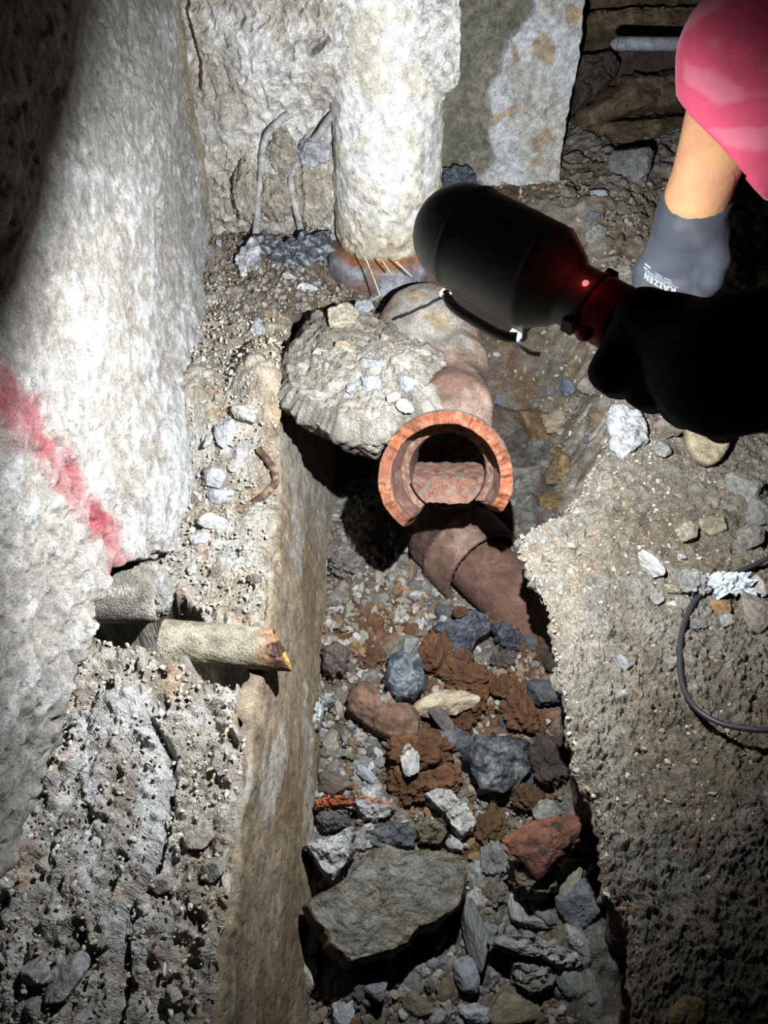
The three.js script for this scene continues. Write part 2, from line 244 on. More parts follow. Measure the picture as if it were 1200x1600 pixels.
{
  const g = grid(540, 380, (u, v) => {
    const z = mix(-1.56, -0.02, u), y = mix(0.98, -0.2, v), b = fbm(2, y * 9, z * 9, 3), f = fbm(5, y * 38, z * 30, 4), f2 = fbm(8, y * 120, z * 95, 3);
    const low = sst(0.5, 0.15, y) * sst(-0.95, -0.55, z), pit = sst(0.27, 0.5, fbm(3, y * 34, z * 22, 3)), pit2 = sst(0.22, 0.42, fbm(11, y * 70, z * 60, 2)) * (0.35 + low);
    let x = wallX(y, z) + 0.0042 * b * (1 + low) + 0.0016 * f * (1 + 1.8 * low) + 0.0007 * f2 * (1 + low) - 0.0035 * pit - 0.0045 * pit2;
    const yb = pw(wallBreak, z) + 0.012 * fbm(z * 22, 1, 7, 3) + 0.005 * N(z * 90, 2, 1), cut = sst(yb + 0.004, yb - 0.016, y), roll = sst(yb + 0.05, yb, y);
    x += 0.01 * roll * (0.5 + b) - cut * (0.1 + 0.02 * b);
    const gouge = Math.hypot((z - G1.z) / 0.02, (y - G1.y) / 0.011); x -= 0.012 * sst(1.3, 0.4, gouge + 0.5 * f);
    const gouge2 = Math.hypot((z - G2.z) / 0.012, (y - G2.y) / 0.03); x -= 0.012 * sst(1.3, 0.4, gouge2 + 0.5 * f);
    const d = segDist([z, y], paintLine)[0], red = sst(0.042, 0.004, d + 0.02 * fbm(4, y * 26, z * 26, 4) + 0.005 * f2) * (0.75 + 0.5 * fbm(14, y * 16, z * 16, 2));
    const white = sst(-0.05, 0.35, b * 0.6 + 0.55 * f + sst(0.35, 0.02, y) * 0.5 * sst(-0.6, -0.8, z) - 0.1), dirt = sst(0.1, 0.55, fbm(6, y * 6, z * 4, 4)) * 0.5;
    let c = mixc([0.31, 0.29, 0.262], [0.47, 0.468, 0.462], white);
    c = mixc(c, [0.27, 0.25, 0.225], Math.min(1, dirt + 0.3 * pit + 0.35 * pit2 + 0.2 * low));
    c = mixc(c, [0.40, 0.33, 0.22], sst(0.06, 0.0, Math.abs(z + 1.5)) * 0.7);
    c = mixc(c, [0.27, 0.034, 0.048], Math.min(0.92, red * 0.95)); c = mixc(c, [0.24, 0.21, 0.17], cut);
    const t = 0.95 + 0.22 * f2 + 0.14 * N(y * 330, z * 330, 3); return [x, y, z, scl(c, t)];
  }, null, (p) => [p[2], p[1]]);
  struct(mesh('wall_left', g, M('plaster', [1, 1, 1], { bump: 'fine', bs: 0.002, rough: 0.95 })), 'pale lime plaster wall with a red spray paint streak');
}

// ---------------------------------------------------------------- back wall, its edge and return
const crackB = [[284, -30], [287, 20], [298, 70], [306, 95], [303, 110], [308, 138]].map(([a, b]) => { const p = onZ(a, b, BACK); return [p.x, p.y]; });
const dentB = [[488, 62], [512, 42]].map(([a, b]) => { const p = onZ(a, b, BACK); return [p.x, p.y]; });
const edgeB = [[-40, 715], [60, 714], [105, 713], [118, 706], [128, 694], [170, 690], [420, 690]];
{
  const edge = edgeB.map(([row, px]) => { const p = onZ(px, row, BACK); return [p.y, p.x]; }).sort((a, b) => a[0] - b[0]);
  const g = grid(330, 380, (u, v) => {
    const y = v < 0.14 ? mix(2.15, 0.62, v / 0.14) : mix(0.62, 0.0, (v - 0.14) / 0.86), xe = pw(edge, y) + 0.004 * N(y * 60, 3, 1), front = Math.min(1, u / 0.9), s = Math.max(0, (u - 0.9) / 0.1);
    let x = mix(-0.40, xe, front), z = BACK; const b = fbm(x * 7, y * 7, 4, 3), f = fbm(x * 36, y * 36, 6, 4), f2 = fbm(x * 110, y * 110, 2, 3);
    const flake = sst(0.0, 0.12, fbm(x * 16 + 3, y * 20, 8, 3)), low = sst(0.33, 0.2, y) * sst(-0.02, -0.1, x);
    z += 0.012 * b + 0.004 * f * (1 + low) + 0.0016 * f2 + 0.004 * flake + low * 0.012 * fbm(x * 26, y * 26, 1, 3) - 0.006 * sst(0.25, 0.45, fbm(x * 40, y * 22, 9, 3));
    const dc = Math.min(segDist([x, y], crackB)[0], segDist([x, y], dentB)[0] + 0.002) + 0.004 * f; z -= 0.016 * sst(0.011, 0.003, dc) * 1.4;
    z += 0.085 * sst(0.36, 0.46, y + 0.012 * b + 0.06 * Math.max(0, -0.02 - x)) * sst(-0.36, 0.02, x);
    if (s > 0) { x = xe + 0.004 * f; z = BACK + 0.085 * sst(0.36, 0.45, y + 0.012 * b) - s * 0.4; }
    const white = sst(-0.1, 0.4, b + 0.6 * f + sst(0.0, 0.1, x) * 0.35 + 0.1), grey = sst(0.15, 0.5, fbm(x * 8, y * 6, 15, 3)), tan = sst(0.1, 0.5, fbm(x * 5 + 9, y * 5, 2, 3)) * 0.6;
    let c = mixc([0.44, 0.40, 0.355], [0.63, 0.61, 0.585], white); c = mixc(c, [0.33, 0.33, 0.345], grey * 0.55); c = mixc(c, [0.43, 0.36, 0.26], tan * 0.6); c = mixc(c, [0.30, 0.265, 0.21], low * 0.35);
    return [x, y, z, scl(c, 0.96 + 0.24 * f2 + 0.12 * N(x * 300, y * 300, 1))];
  }, null, (p) => [p[0] + p[2] * 0.7, p[1]]);
  struct(mesh('wall_back', g, M('plaster', [1, 1, 1], { bump: 'fine', bs: 0.003, rough: 0.95 })), 'rough pale plaster wall behind the pipe');
}
// pier to the right of it: olive bare recess on its left, limewashed concrete on its right
{
  const zP = -1.75, x0 = 0.05, left = onZ(775, 120, zP).x, edge = [[-40, 915], [0, 912], [90, 903], [150, 890], [230, 877], [275, 873], [330, 868]].map(([row, px]) => { const p = onZ(px, row, zP); return [p.y, p.x]; }).sort((a, b) => a[0] - b[0]);
  const g = grid(230, 270, (u, v) => {
    const y = v < 0.14 ? mix(2.15, 0.6, v / 0.14) : mix(0.6, 0.0, (v - 0.14) / 0.86), xe = pw(edge, y) + 0.004 * N(y * 50, 1, 5), front = Math.min(1, u / 0.88), s = Math.max(0, (u - 0.88) / 0.12);
    let x = mix(x0, xe, front), z = zP; const b = fbm(x * 8, y * 8, 24, 3), f = fbm(x * 36, y * 36, 16, 4), f2 = fbm(x * 120, y * 120, 12, 2), l = left + 0.025 * fbm(y * 14, 3, 2, 3) + 0.06 * sst(0.36, 0.5, y);
    const plast = sst(l - 0.012, l + 0.004, x); z += 0.016 * plast + 0.008 * b + 0.003 * f + 0.0012 * f2;
    if (s > 0) { x = xe + 0.004 * f; z = zP + 0.016 - s * 0.4; }
    let c = mixc(mixc([0.19, 0.18, 0.135], [0.27, 0.25, 0.21], sst(-0.1, 0.3, b + 0.5 * f)), [0.56, 0.535, 0.49], plast); c = mixc(c, [0.62, 0.64, 0.65], plast * sst(0.0, 0.3, fbm(x * 9, y * 6, 3, 3) + 0.25 * sst(0.1, 0.0, Math.abs(x - 0.255)) - 0.02)); c = mixc(c, [0.42, 0.26, 0.12], plast * sst(0.22, 0.45, fbm(x * 16, y * 16, 40, 3)) * 0.7);
    return [x, y, z, scl(c, 0.96 + 0.25 * f2 + 0.12 * N(x * 300, y * 300, 1))];
  }, null, (p) => [p[0] + p[2] * 0.7, p[1]]);
  struct(mesh('wall_pier', g, M('plaster', [1, 1, 1], { bump: 'fine', bs: 0.003, rough: 0.95 })), 'limewashed concrete pier beside the back wall');
}
// far rubble wall in courses behind the person
{
  const zF = -2.12, g = grid(120, 80, (u, v) => { const x = mix(0.3, 1.5, u), y = mix(0.75, -0.1, v), b = fbm(x * 10, y * 10, 3, 4); return [x, y, zF + 0.02 * b, scl([0.1, 0.075, 0.055], 0.9 + 0.4 * b)]; }, null, (p) => [p[0], p[1]]);
  const far = struct(mesh('wall_far', g, M('earth', [1, 1, 1], { bump: 'grit', bs: 0.004 })), 'dark rubble wall of long rough stones');
  const rows = [[[905, 175], [985, 112], [1100, 108], [1180, 112], [1200, 168], [1080, 166], [990, 172], [925, 186], [900, 215]], [[900, 186], [960, 186], [1085, 176], [1200, 176], [1200, 226], [1085, 230], [980, 232], [905, 236], [888, 215]], [[912, 12], [1000, 8], [1200, 4], [1200, 44], [1080, 46], [975, 48], [925, 52]], [[905, 82], [960, 72], [975, 96], [968, 118], [930, 150], [902, 172], [896, 120]], [[915, -50], [1000, -60], [1200, -60], [1200, -4], [1000, 0], [915, 4]]];
  rows.forEach((o, i) => { const p0 = onZ(o[0][0], o[0][1], zF + 0.1 - 0.012 * i); mesh('stone', chunkGeo(o, p0, V(0, 0.55, 1), { thick: 0.1, seed: 60 + i, rough: 0.011, bev: 0.3, dome: 0.012, na: 110, nt: 22, jag: 0.03, under: 0.95, grain: 0.002, gsize: 0.012, col: (x, y, h, r, t, tt) => scl(i === 3 ? [0.11, 0.085, 0.065] : mixc([0.17, 0.115, 0.07], [0.23, 0.165, 0.1], sst(-0.2, 0.3, fbm(x * 14, y * 14, i, 3))), tt) }), M('earth', [1, 1, 1], { bump: 'grit', bs: 0.0035 }), far); });
}
// the rest of the cellar, behind and beside the photographer
{
  const wallBox = (name, w, h, d, x, y, z, label) => { const g = new THREE.BoxGeometry(w, h, d, 8, 8, 8); g.translate(x, y, z); struct(mesh(name, paint(g, (a, b, c) => scl([0.42, 0.4, 0.36], 0.95 + 0.3 * fbm(a * 3, b * 3, c * 3, 3))), M('plaster', [1, 1, 1], { bump: 'fine', bs: 0.003 })), label); };
  wallBox('wall_front', 3.2, 2.6, 0.12, 0.85, 0.9, 0.75, 'plaster wall behind the viewpoint');
  wallBox('wall_right', 0.12, 2.6, 3.6, 1.85, 0.9, -1.0, 'plaster wall at the far right');
  wallBox('ceiling', 3.2, 0.12, 3.6, 0.85, 2.2, -1.0, 'plaster ceiling of the cellar');
  wallBox('wall_left_upper', 0.12, 1.3, 2.4, -0.43, 1.55, -0.4, 'upper part of the plaster wall');
  wallBox('wall_back_upper', 2.4, 1.6, 0.12, 0.9, 1.4, -2.3, 'upper part of the back wall');
}
// ---------------------------------------------------------------- floor slab: broken concrete to the right of the trench
{
  const g = grid(540, 640, (u, v) => {
    const z = mix(-1.4, 0.0, v), xe = edgeX(z), top = 0.1;
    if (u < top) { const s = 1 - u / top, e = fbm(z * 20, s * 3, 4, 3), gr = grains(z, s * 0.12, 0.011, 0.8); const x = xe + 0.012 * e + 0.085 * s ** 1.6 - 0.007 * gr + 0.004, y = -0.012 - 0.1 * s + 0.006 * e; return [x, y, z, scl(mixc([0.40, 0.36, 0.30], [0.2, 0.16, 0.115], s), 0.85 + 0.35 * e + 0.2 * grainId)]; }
    const w = (u - top) / (1 - top), x = xe + 0.95 * w ** 1.45, b = fbm(x * 6, 3, z * 6, 4), f = fbm(x * 40, 3, z * 40, 3), coarse = sst(-0.1, -0.4, z + 0.55 + 0.5 * b) * 0, e = sst(0.14, 0.0, x - xe);
    const rough = mix(0.45, 1, Math.max(e, sst(-0.25, 0.25, fbm(x * 4, 8, z * 4, 2) + 0.25 * sst(-0.95, -0.6, z)))), g1 = grains(x, z, 0.0125, 0.55), i1 = grainId, g2 = grains(x + 2, z, 0.0062, 0.8), i2 = grainId, g3 = grains(x, z + 3, 0.0036, 0.9);
    const y = slabY(x, z) + rough * (1 + 0.9 * sst(-0.75, -0.5, z)) * (0.004 * g1 * (1 + 0.8 * f) + 0.0034 * g2 * (1 + 0.9 * f) + 0.0026 * g3) + 0.003 * f + rough * (1 + 0.6 * sst(-0.75, -0.5, z)) * (0.004 * Math.abs(N(x * 70, 3, z * 70)) + 0.006 * Math.abs(N(x * 130, 8, z * 130)) + 0.0042 * Math.abs(N(x * 240, 1, z * 240))) - 0.004 * sst(0.2, 0.5, fbm(x * 30, 2, z * 30, 2)) + coarse - 0.01 * sst(0.012, 0, x - xe);
    const tone = sst(-0.3, 0.4, b), far = sst(-0.75, -1.0, z);
    let c = mixc([0.245, 0.2, 0.14], [0.33, 0.295, 0.235], tone); c = mixc(c, [0.34, 0.30, 0.245], far * 0.6); c = mixc(c, [0.47, 0.42, 0.35], e * 0.6); c = mixc(c, [0.30, 0.31, 0.33], sst(0.2, 0.45, fbm(x * 8, 5, z * 8, 3)) * 0.25);
    c = mixc(c, i1 > 0.85 ? [0.36, 0.34, 0.3] : i1 < 0.06 ? [0.3, 0.19, 0.12] : c, g1 > 0.1 ? 0.5 : 0); c = mixc(c, i2 > 0.8 ? [0.38, 0.35, 0.3] : c, g2 > 0.1 ? 0.4 : 0);
    c = mixc(c, [0.28, 0.25, 0.16], sst(-0.28, -0.1, z) * 0.4);
    return [x, y, z, scl(c, 0.86 + 0.2 * f + 0.3 * (g2 * 0.5 + g1 * 0.3))];
  }, null, (p) => [p[0] + p[1], p[2]]);
  struct(mesh('floor', g, M('concrete', [1, 1, 1], { bump: 'grit2', bs: 0.0036, rough: 0.95 })), 'broken sandy concrete floor slab right of the trench');
}
// right side of the trench under the slab, trench floor, bank of earth behind
{
  const g = grid(50, 200, (u, v) => { const z = mix(-1.5, 0.05, v), y = mix(-0.03, -0.42, u), b = fbm(1, y * 12, z * 12, 4); return [Math.max(0.25, edgeX(z) + 0.055) + 0.02 * b + 0.03 * N(3, y * 30, z * 30) * 0.4, y, z, scl([0.085, 0.06, 0.042], 0.9 + 0.6 * b)]; }, null, (p) => [p[2], p[1]]);
  struct(mesh('trench_wall_right', g, M('earth', [1, 1, 1], { bump: 'grit', bs: 0.004 })), 'dark earth under the broken slab');
  const rust = [[600, 965, 0.075], [570, 1010, 0.03], [700, 1090, 0.1], [800, 1100, 0.1], [660, 1200, 0.08], [765, 1290, 0.05], [540, 1000, 0.03]].map(([a, b, r]) => { const p = onY(a, b, -0.26); return [p.x, p.z, r]; });
  const t = grid(230, 520, (u, v) => {
    const x = mix(-0.2, 0.42, u), z = mix(-1.6, 0.05, v), b = fbm(x * 16, 2, z * 16, 3), g1 = grains(x, z, 0.024, 0.6), i1 = grainId, g2 = grains(x, z + 2, 0.011, 0.8), i2 = grainId, g3 = grains(x + 4, z, 0.006, 0.9);
    let r = 0; for (const [rx, rz, rr] of rust) r = Math.max(r, sst(rr * 1.15, rr * 0.5, Math.hypot(x - rx, z - rz) + 0.03 * b));
    const y = trenchY(x, z) + 0.008 * b + 0.009 * g1 * (1 + b) + 0.0055 * g2 + 0.0025 * g3 + 0.004 * fbm(x * 80, 3, z * 80, 3) + r * 0.006 * fbm(x * 60, 1, z * 60, 3);
    let c = mixc([0.15, 0.13, 0.105], [0.23, 0.215, 0.19], sst(-0.2, 0.3, b)); c = mixc(c, [0.28, 0.27, 0.25], (g1 > 0.15 ? 1 : 0) * (i1 > 0.6 ? 0.5 : 0)); c = mixc(c, i2 > 0.88 ? [0.32, 0.31, 0.29] : i2 < 0.12 ? [0.17, 0.1, 0.055] : c, g2 > 0.1 ? 0.6 : 0); c = mixc(c, mixc([0.15, 0.06, 0.022], [0.24, 0.1, 0.035], sst(-0.3, 0.3, fbm(x * 70, 4, z * 70, 2))), r * 0.92);
    return [x, y, z, scl(c, 0.9 + 0.3 * b)];
  }, null, (p) => [p[0], p[2]]);
  struct(mesh('trench_floor', t, M('earth', [0.74, 0.74, 0.74], { bump: 'grit2', bs: 0.003 })), 'gravelly bottom of the trench with rust brown patches');
  const k = grid(300, 320, (u, v) => {
    const x = mix(0.0, 1.5, u ** 1.4), z = mix(-2.2, -1.0, v), b = fbm(x * 9, 2, z * 9, 4), right = sst(0.28, 0.42, x), f = fbm(x * 34, 3, z * 34, 3), crk = Math.abs(fbm(x * 7 + 5, 1, z * 7, 3)), g1 = grains(x, z, 0.016, 0.5), g2 = grains(x, z, 0.007, 0.8);
    const y0 = bankY(x, z), steep = (1 - right) * sst(0.1, 0.0, y0) , lump3 = fbm(x * 12, y0 * 16, 9, 4), y = y0 + 0.006 * f * (1 - steep) + right * (0.022 * (Math.round(b * 5) / 5) - 0.022 * sst(0.05, 0.0, crk)) + (0.2 + right) * (0.004 * g1 + 0.003 * g2) + (1 - right) * 0.01 * lump3;
    let c = mixc([0.135, 0.1, 0.072], [0.2, 0.155, 0.115], sst(-0.3, 0.3, b)); c = mixc(c, mixc([0.24, 0.205, 0.155], [0.36, 0.325, 0.27], sst(-0.25, 0.3, b + 0.4 * f)), right); c = mixc(c, [0.22, 0.12, 0.05], sst(0.1, 0.4, fbm(x * 9 + 4, 2, z * 9, 3)) * 0.5); c = mixc(c, [0.17, 0.18, 0.21], (1 - right) * sst(0.15, 0.4, fbm(x * 18, 7, z * 18, 3)) * sst(-1.5, -1.35, z));
    return [x + 0.012 * steep * fbm(x * 9, y0 * 14, 4, 2), y, z + steep * (0.028 * lump3 + 0.008 * fbm(x * 50, y0 * 60, 2, 3)), scl(c, 0.92 + 0.3 * mix(f, fbm(x * 40, y0 * 40, 7, 3), steep))];
  }, null, (p) => [p[0], p[2] - p[1]]);
  struct(mesh('ground_back', k, M('earth', [1, 1, 1], { bump: 'grit', bs: 0.0028 })), 'sloping brown earth bank and cracked rubble below the pier');
}
// ---------------------------------------------------------------- left: ledge of broken concrete, smooth trench side, dirt fill under the back wall
const chunkCol = (base, alt) => (x, y, h, rho, t, tt, side) => scl(mixc(base, alt ?? base, sst(-0.15, 0.3, fbm(x * 30, y * 30, h * 30, 3))), tt);
let ledge;
const pinkP = onY(262, 950, 0.02), or = onGround(385, 527, fillY);
{
  const g = grid(190, 760, (u, v) => {
    const z = mix(-1.5, 0.0, v), x = mix(-0.47, lipX(z), u), y = ledgeY(x, z) + ledgeRough(x, z) * sst(-0.002, 0.008, lipX(z) - x), b = fbm(x * 12, 6, z * 12, 3), f = fbm(x * 50, 6, z * 50, 3), g2 = grains(x + 3, z, 0.0085, 0.75), id = grainId;
    const w1 = sst(0.03, 0.006, segDist([x, z], smear)[0] + 0.012 * b), w2 = sst(0.012, 0.002, segDist([x, z], smear2)[0] + 0.006 * f), cl = sst(0.22, 0.5, fbm(x * 10, 16, z * 10, 3));
    let c = mixc([0.32, 0.28, 0.22], [0.43, 0.4, 0.35], sst(-0.25, 0.3, b)); c = mixc(c, [0.5, 0.5, 0.49], sst(-0.26, -0.34, x) * sst(-0.6, -0.4, z) * (0.35 + 0.4 * sst(-0.1, 0.3, f))); c = mixc(c, [0.6, 0.61, 0.62], Math.max(w1, w2, cl * 0.5) * 0.85); if (g2 > 0.12) c = mixc(c, id > 0.8 ? [0.46, 0.43, 0.39] : id < 0.15 ? [0.24, 0.2, 0.155] : c, 0.5);
    c = mixc(c, [0.36, 0.27, 0.16], sst(-0.24, -0.18, x) * sst(-0.75, -1.0, z) * 0.55); c = mixc(c, [0.48, 0.2, 0.17], sst(0.05, 0.0, Math.hypot(x - pinkP.x, z - pinkP.z) + 0.015 * b) * 0.55);
    c = mixc(c, [0.4, 0.22, 0.11], sst(0.3, 0.5, fbm(x * 20, 30, z * 20, 3)) * 0.4); c = mixc(c, [0.24, 0.2, 0.15], sst(0.06, 0.0, Math.abs(N(x * 75, 7, z * 75))) * 0.35);
    return [x, y, z, scl(c, 0.88 + 0.3 * f + 0.15 * N(x * 260, 3, z * 260))];
  }, null, (p) => [p[0], p[2]]);
  ledge = struct(mesh('ledge', g, M('concrete', [1, 1, 1], { bump: 'grit2', bs: 0.0024, rough: 0.95 })), 'rough broken concrete ledge between wall and trench');
}
{
  const notch = onPlane(515, 815, V(TXB, -0.25, 0), V(1, 0.24, 0).normalize()), w = grid(140, 620, (u, v) => {
    const z = mix(-1.5, 0.02, v), ytop = -0.012 + 0.1 * sst(-0.86, -1.06, z) + 0.004 * N(z * 40, 1, 3), y = mix(ytop, -0.4, u), k = -y / 0.25, b = fbm(1, y * 8, z * 5, 4), f = fbm(3, y * 50, z * 22, 4);
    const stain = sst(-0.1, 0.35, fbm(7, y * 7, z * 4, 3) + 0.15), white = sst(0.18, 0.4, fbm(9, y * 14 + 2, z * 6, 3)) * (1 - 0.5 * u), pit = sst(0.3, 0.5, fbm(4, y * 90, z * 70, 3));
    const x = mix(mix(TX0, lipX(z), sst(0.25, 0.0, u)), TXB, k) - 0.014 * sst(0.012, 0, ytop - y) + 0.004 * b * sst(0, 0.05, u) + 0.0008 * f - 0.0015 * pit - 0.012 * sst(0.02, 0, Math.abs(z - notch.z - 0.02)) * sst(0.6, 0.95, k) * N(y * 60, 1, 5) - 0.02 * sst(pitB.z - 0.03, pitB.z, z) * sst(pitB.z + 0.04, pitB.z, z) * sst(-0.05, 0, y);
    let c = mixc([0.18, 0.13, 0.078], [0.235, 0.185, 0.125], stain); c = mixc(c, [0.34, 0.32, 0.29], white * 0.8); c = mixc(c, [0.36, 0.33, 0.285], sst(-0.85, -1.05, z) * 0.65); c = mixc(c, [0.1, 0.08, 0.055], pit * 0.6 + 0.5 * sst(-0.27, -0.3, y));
    return [x, y, z, scl(c, 0.94 + 0.3 * f + 0.1 * N(3, y * 300, z * 300))];
  }, null, (p) => [p[2], p[1]]);
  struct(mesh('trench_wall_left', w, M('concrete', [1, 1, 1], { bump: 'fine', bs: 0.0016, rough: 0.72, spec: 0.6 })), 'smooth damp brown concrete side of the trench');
  const f = grid(240, 190, (u, v) => {
    const x = mix(-0.4, 0.18, u), z = mix(-1.56, -1.22, v), b = fbm(x * 15, 8, z * 15, 3), f2 = fbm(x * 60, 8, z * 60, 3), g1 = grains(x, z, 0.014, 0.5), i1 = grainId, g2 = grains(x, z + 1, 0.006, 0.85), d = sst(0.02, 0.12, Math.hypot(x - 0.22, 0)), y = fillY(x, z) + 0.006 * f2 + 0.005 * g1 + 0.003 * g2 - 0.16 * Math.max(sst(-1.25, -1.22, z), sst(0.13, 0.18, x));
    let c = mixc([0.15, 0.12, 0.085], [0.25, 0.215, 0.17], sst(-0.2, 0.35, b)); c = mixc(c, [0.24, 0.24, 0.25], sst(0.1, 0.4, fbm(x * 13, 3, z * 13, 3)) * 0.6); c = mixc(c, [0.36, 0.21, 0.09], sst(0.15, 0.42, fbm(x * 17, 9, z * 17, 3)) * 0.55); c = mixc(c, [0.5, 0.19, 0.07], sst(0.02, 0.006, Math.hypot((x - or.x) / 2.4, z - or.z) + 0.008 * f2) * 0.85); if (g1 > 0.2 && i1 > 0.7) c = mixc(c, [0.42, 0.41, 0.39], 0.7);
    c = mixc(c, [0.52, 0.51, 0.49], sst(-0.3, -0.34, x) * 0.5 * sst(-1.35, -1.45, z)); return [x, y, z, scl(c, 0.88 + 0.35 * f2)];
  }, null, (p) => [p[0], p[2]]);
  struct(mesh('ground_fill', f, M('earth', [0.78, 0.77, 0.77], { bump: 'grit', bs: 0.0032 })), 'dark earth heaped against the back wall');
}

// ---------------------------------------------------------------- camera-frame directions used for posing (right, up, forward of the photographer)
const RT = V(1, 0, 0), UP = V(0, CP, -SP), FW = V(0, -SP, -CP);
const dirs = (r, u, f) => V(0, 0, 0).addScaledVector(RT, r).addScaledVector(UP, u).addScaledVector(FW, f);
const basis = (o, x, y, z) => { o.quaternion.setFromRotationMatrix(new THREE.Matrix4().makeBasis(x, y, z)); return o; };
const caster = new THREE.Raycaster();
const hit = (px, py, ...ms) => { for (const m of ms) m.updateWorldMatrix(true, true); caster.set(V(0, EYE, 0), ray(px, py).normalize()); const h = caster.intersectObjects(ms, true)[0]; return h ? { p: h.point, n: h.face.normal.clone().transformDirection(h.object.matrixWorld) } : null; };
const tubeGeo = (pts, r, seg = 60, rad = 10) => new THREE.TubeGeometry(new THREE.CatmullRomCurve3(pts), seg, r, rad, false);
const lathe = (pts, seg = 72) => new THREE.LatheGeometry(pts.map(([r, y]) => new THREE.Vector2(r, y)), seg);

// ---------------------------------------------------------------- downpipe caked in lime, with its rusty hub
{
  const cx = 0.006, cz = -1.52, r0 = 0.105, o = tag(group('downpipe', V(cx, 0.05, cz)), 'thick vertical drainpipe caked in white lime against the back wall', 'pipe');
  const g = grid(150, 150, (u, v) => {
    const t = mix(-0.35, Math.PI + 0.35, u), y = mix(0.62, 0.105, v), b = fbm(Math.cos(t) * 2, y * 14, Math.sin(t) * 2, 4), f = fbm(Math.cos(t) * 8, y * 70, Math.sin(t) * 8, 3);
    const pit = sst(0.2, 0.4, fbm(t * 3, y * 40, 5, 3)) * sst(0.28, 0.2, y), r = r0 + 0.0045 * b + 0.0014 * f - 0.005 * pit - 0.006 * sst(0.13, 0.105, y);
    let c = mixc([0.76, 0.75, 0.72], [0.64, 0.6, 0.5], sst(-0.05, 0.35, b)); c = mixc(c, [0.42, 0.35, 0.22], sst(0.24, 0.12, y + 0.04 * b) * 0.75); c = mixc(c, [0.38, 0.3, 0.19], pit * 0.6);
    return [cx + r * Math.cos(t), y, cz + r * Math.sin(t), scl(c, 0.95 + 0.25 * f)];
  }, null, (p, u, v) => [u * 0.4, p[1]]);
  mesh('lime_crust', local(g, o), M('plaster', [1, 1, 1], { bump: 'fine', bs: 0.0013 }), o);
  const h = paint(lathe([[0.098, 0.12], [0.104, 0.112], [0.118, 0.108], [0.126, 0.095], [0.129, 0.06], [0.126, 0.02], [0.115, -0.04]], 90), (x, y, z) => { const b = fbm(x * 14, y * 14, z * 14, 4); return mixc(mixc([0.13, 0.115, 0.135], [0.34, 0.35, 0.4], sst(0.05, 0.3, b)), [0.27, 0.11, 0.045], sst(0.1, 0.118, y + 0.01 * b) + sst(0.02, 0.35, -b) * 0.6); });
  h.translate(cx, 0, cz); mesh('hub', local(h, o), M('iron', [1, 1, 1], { bump: 'fine', bs: 0.0012, rough: 0.55, spec: 0.7 }), o).userData.label = 'dark rusty iron hub';
}
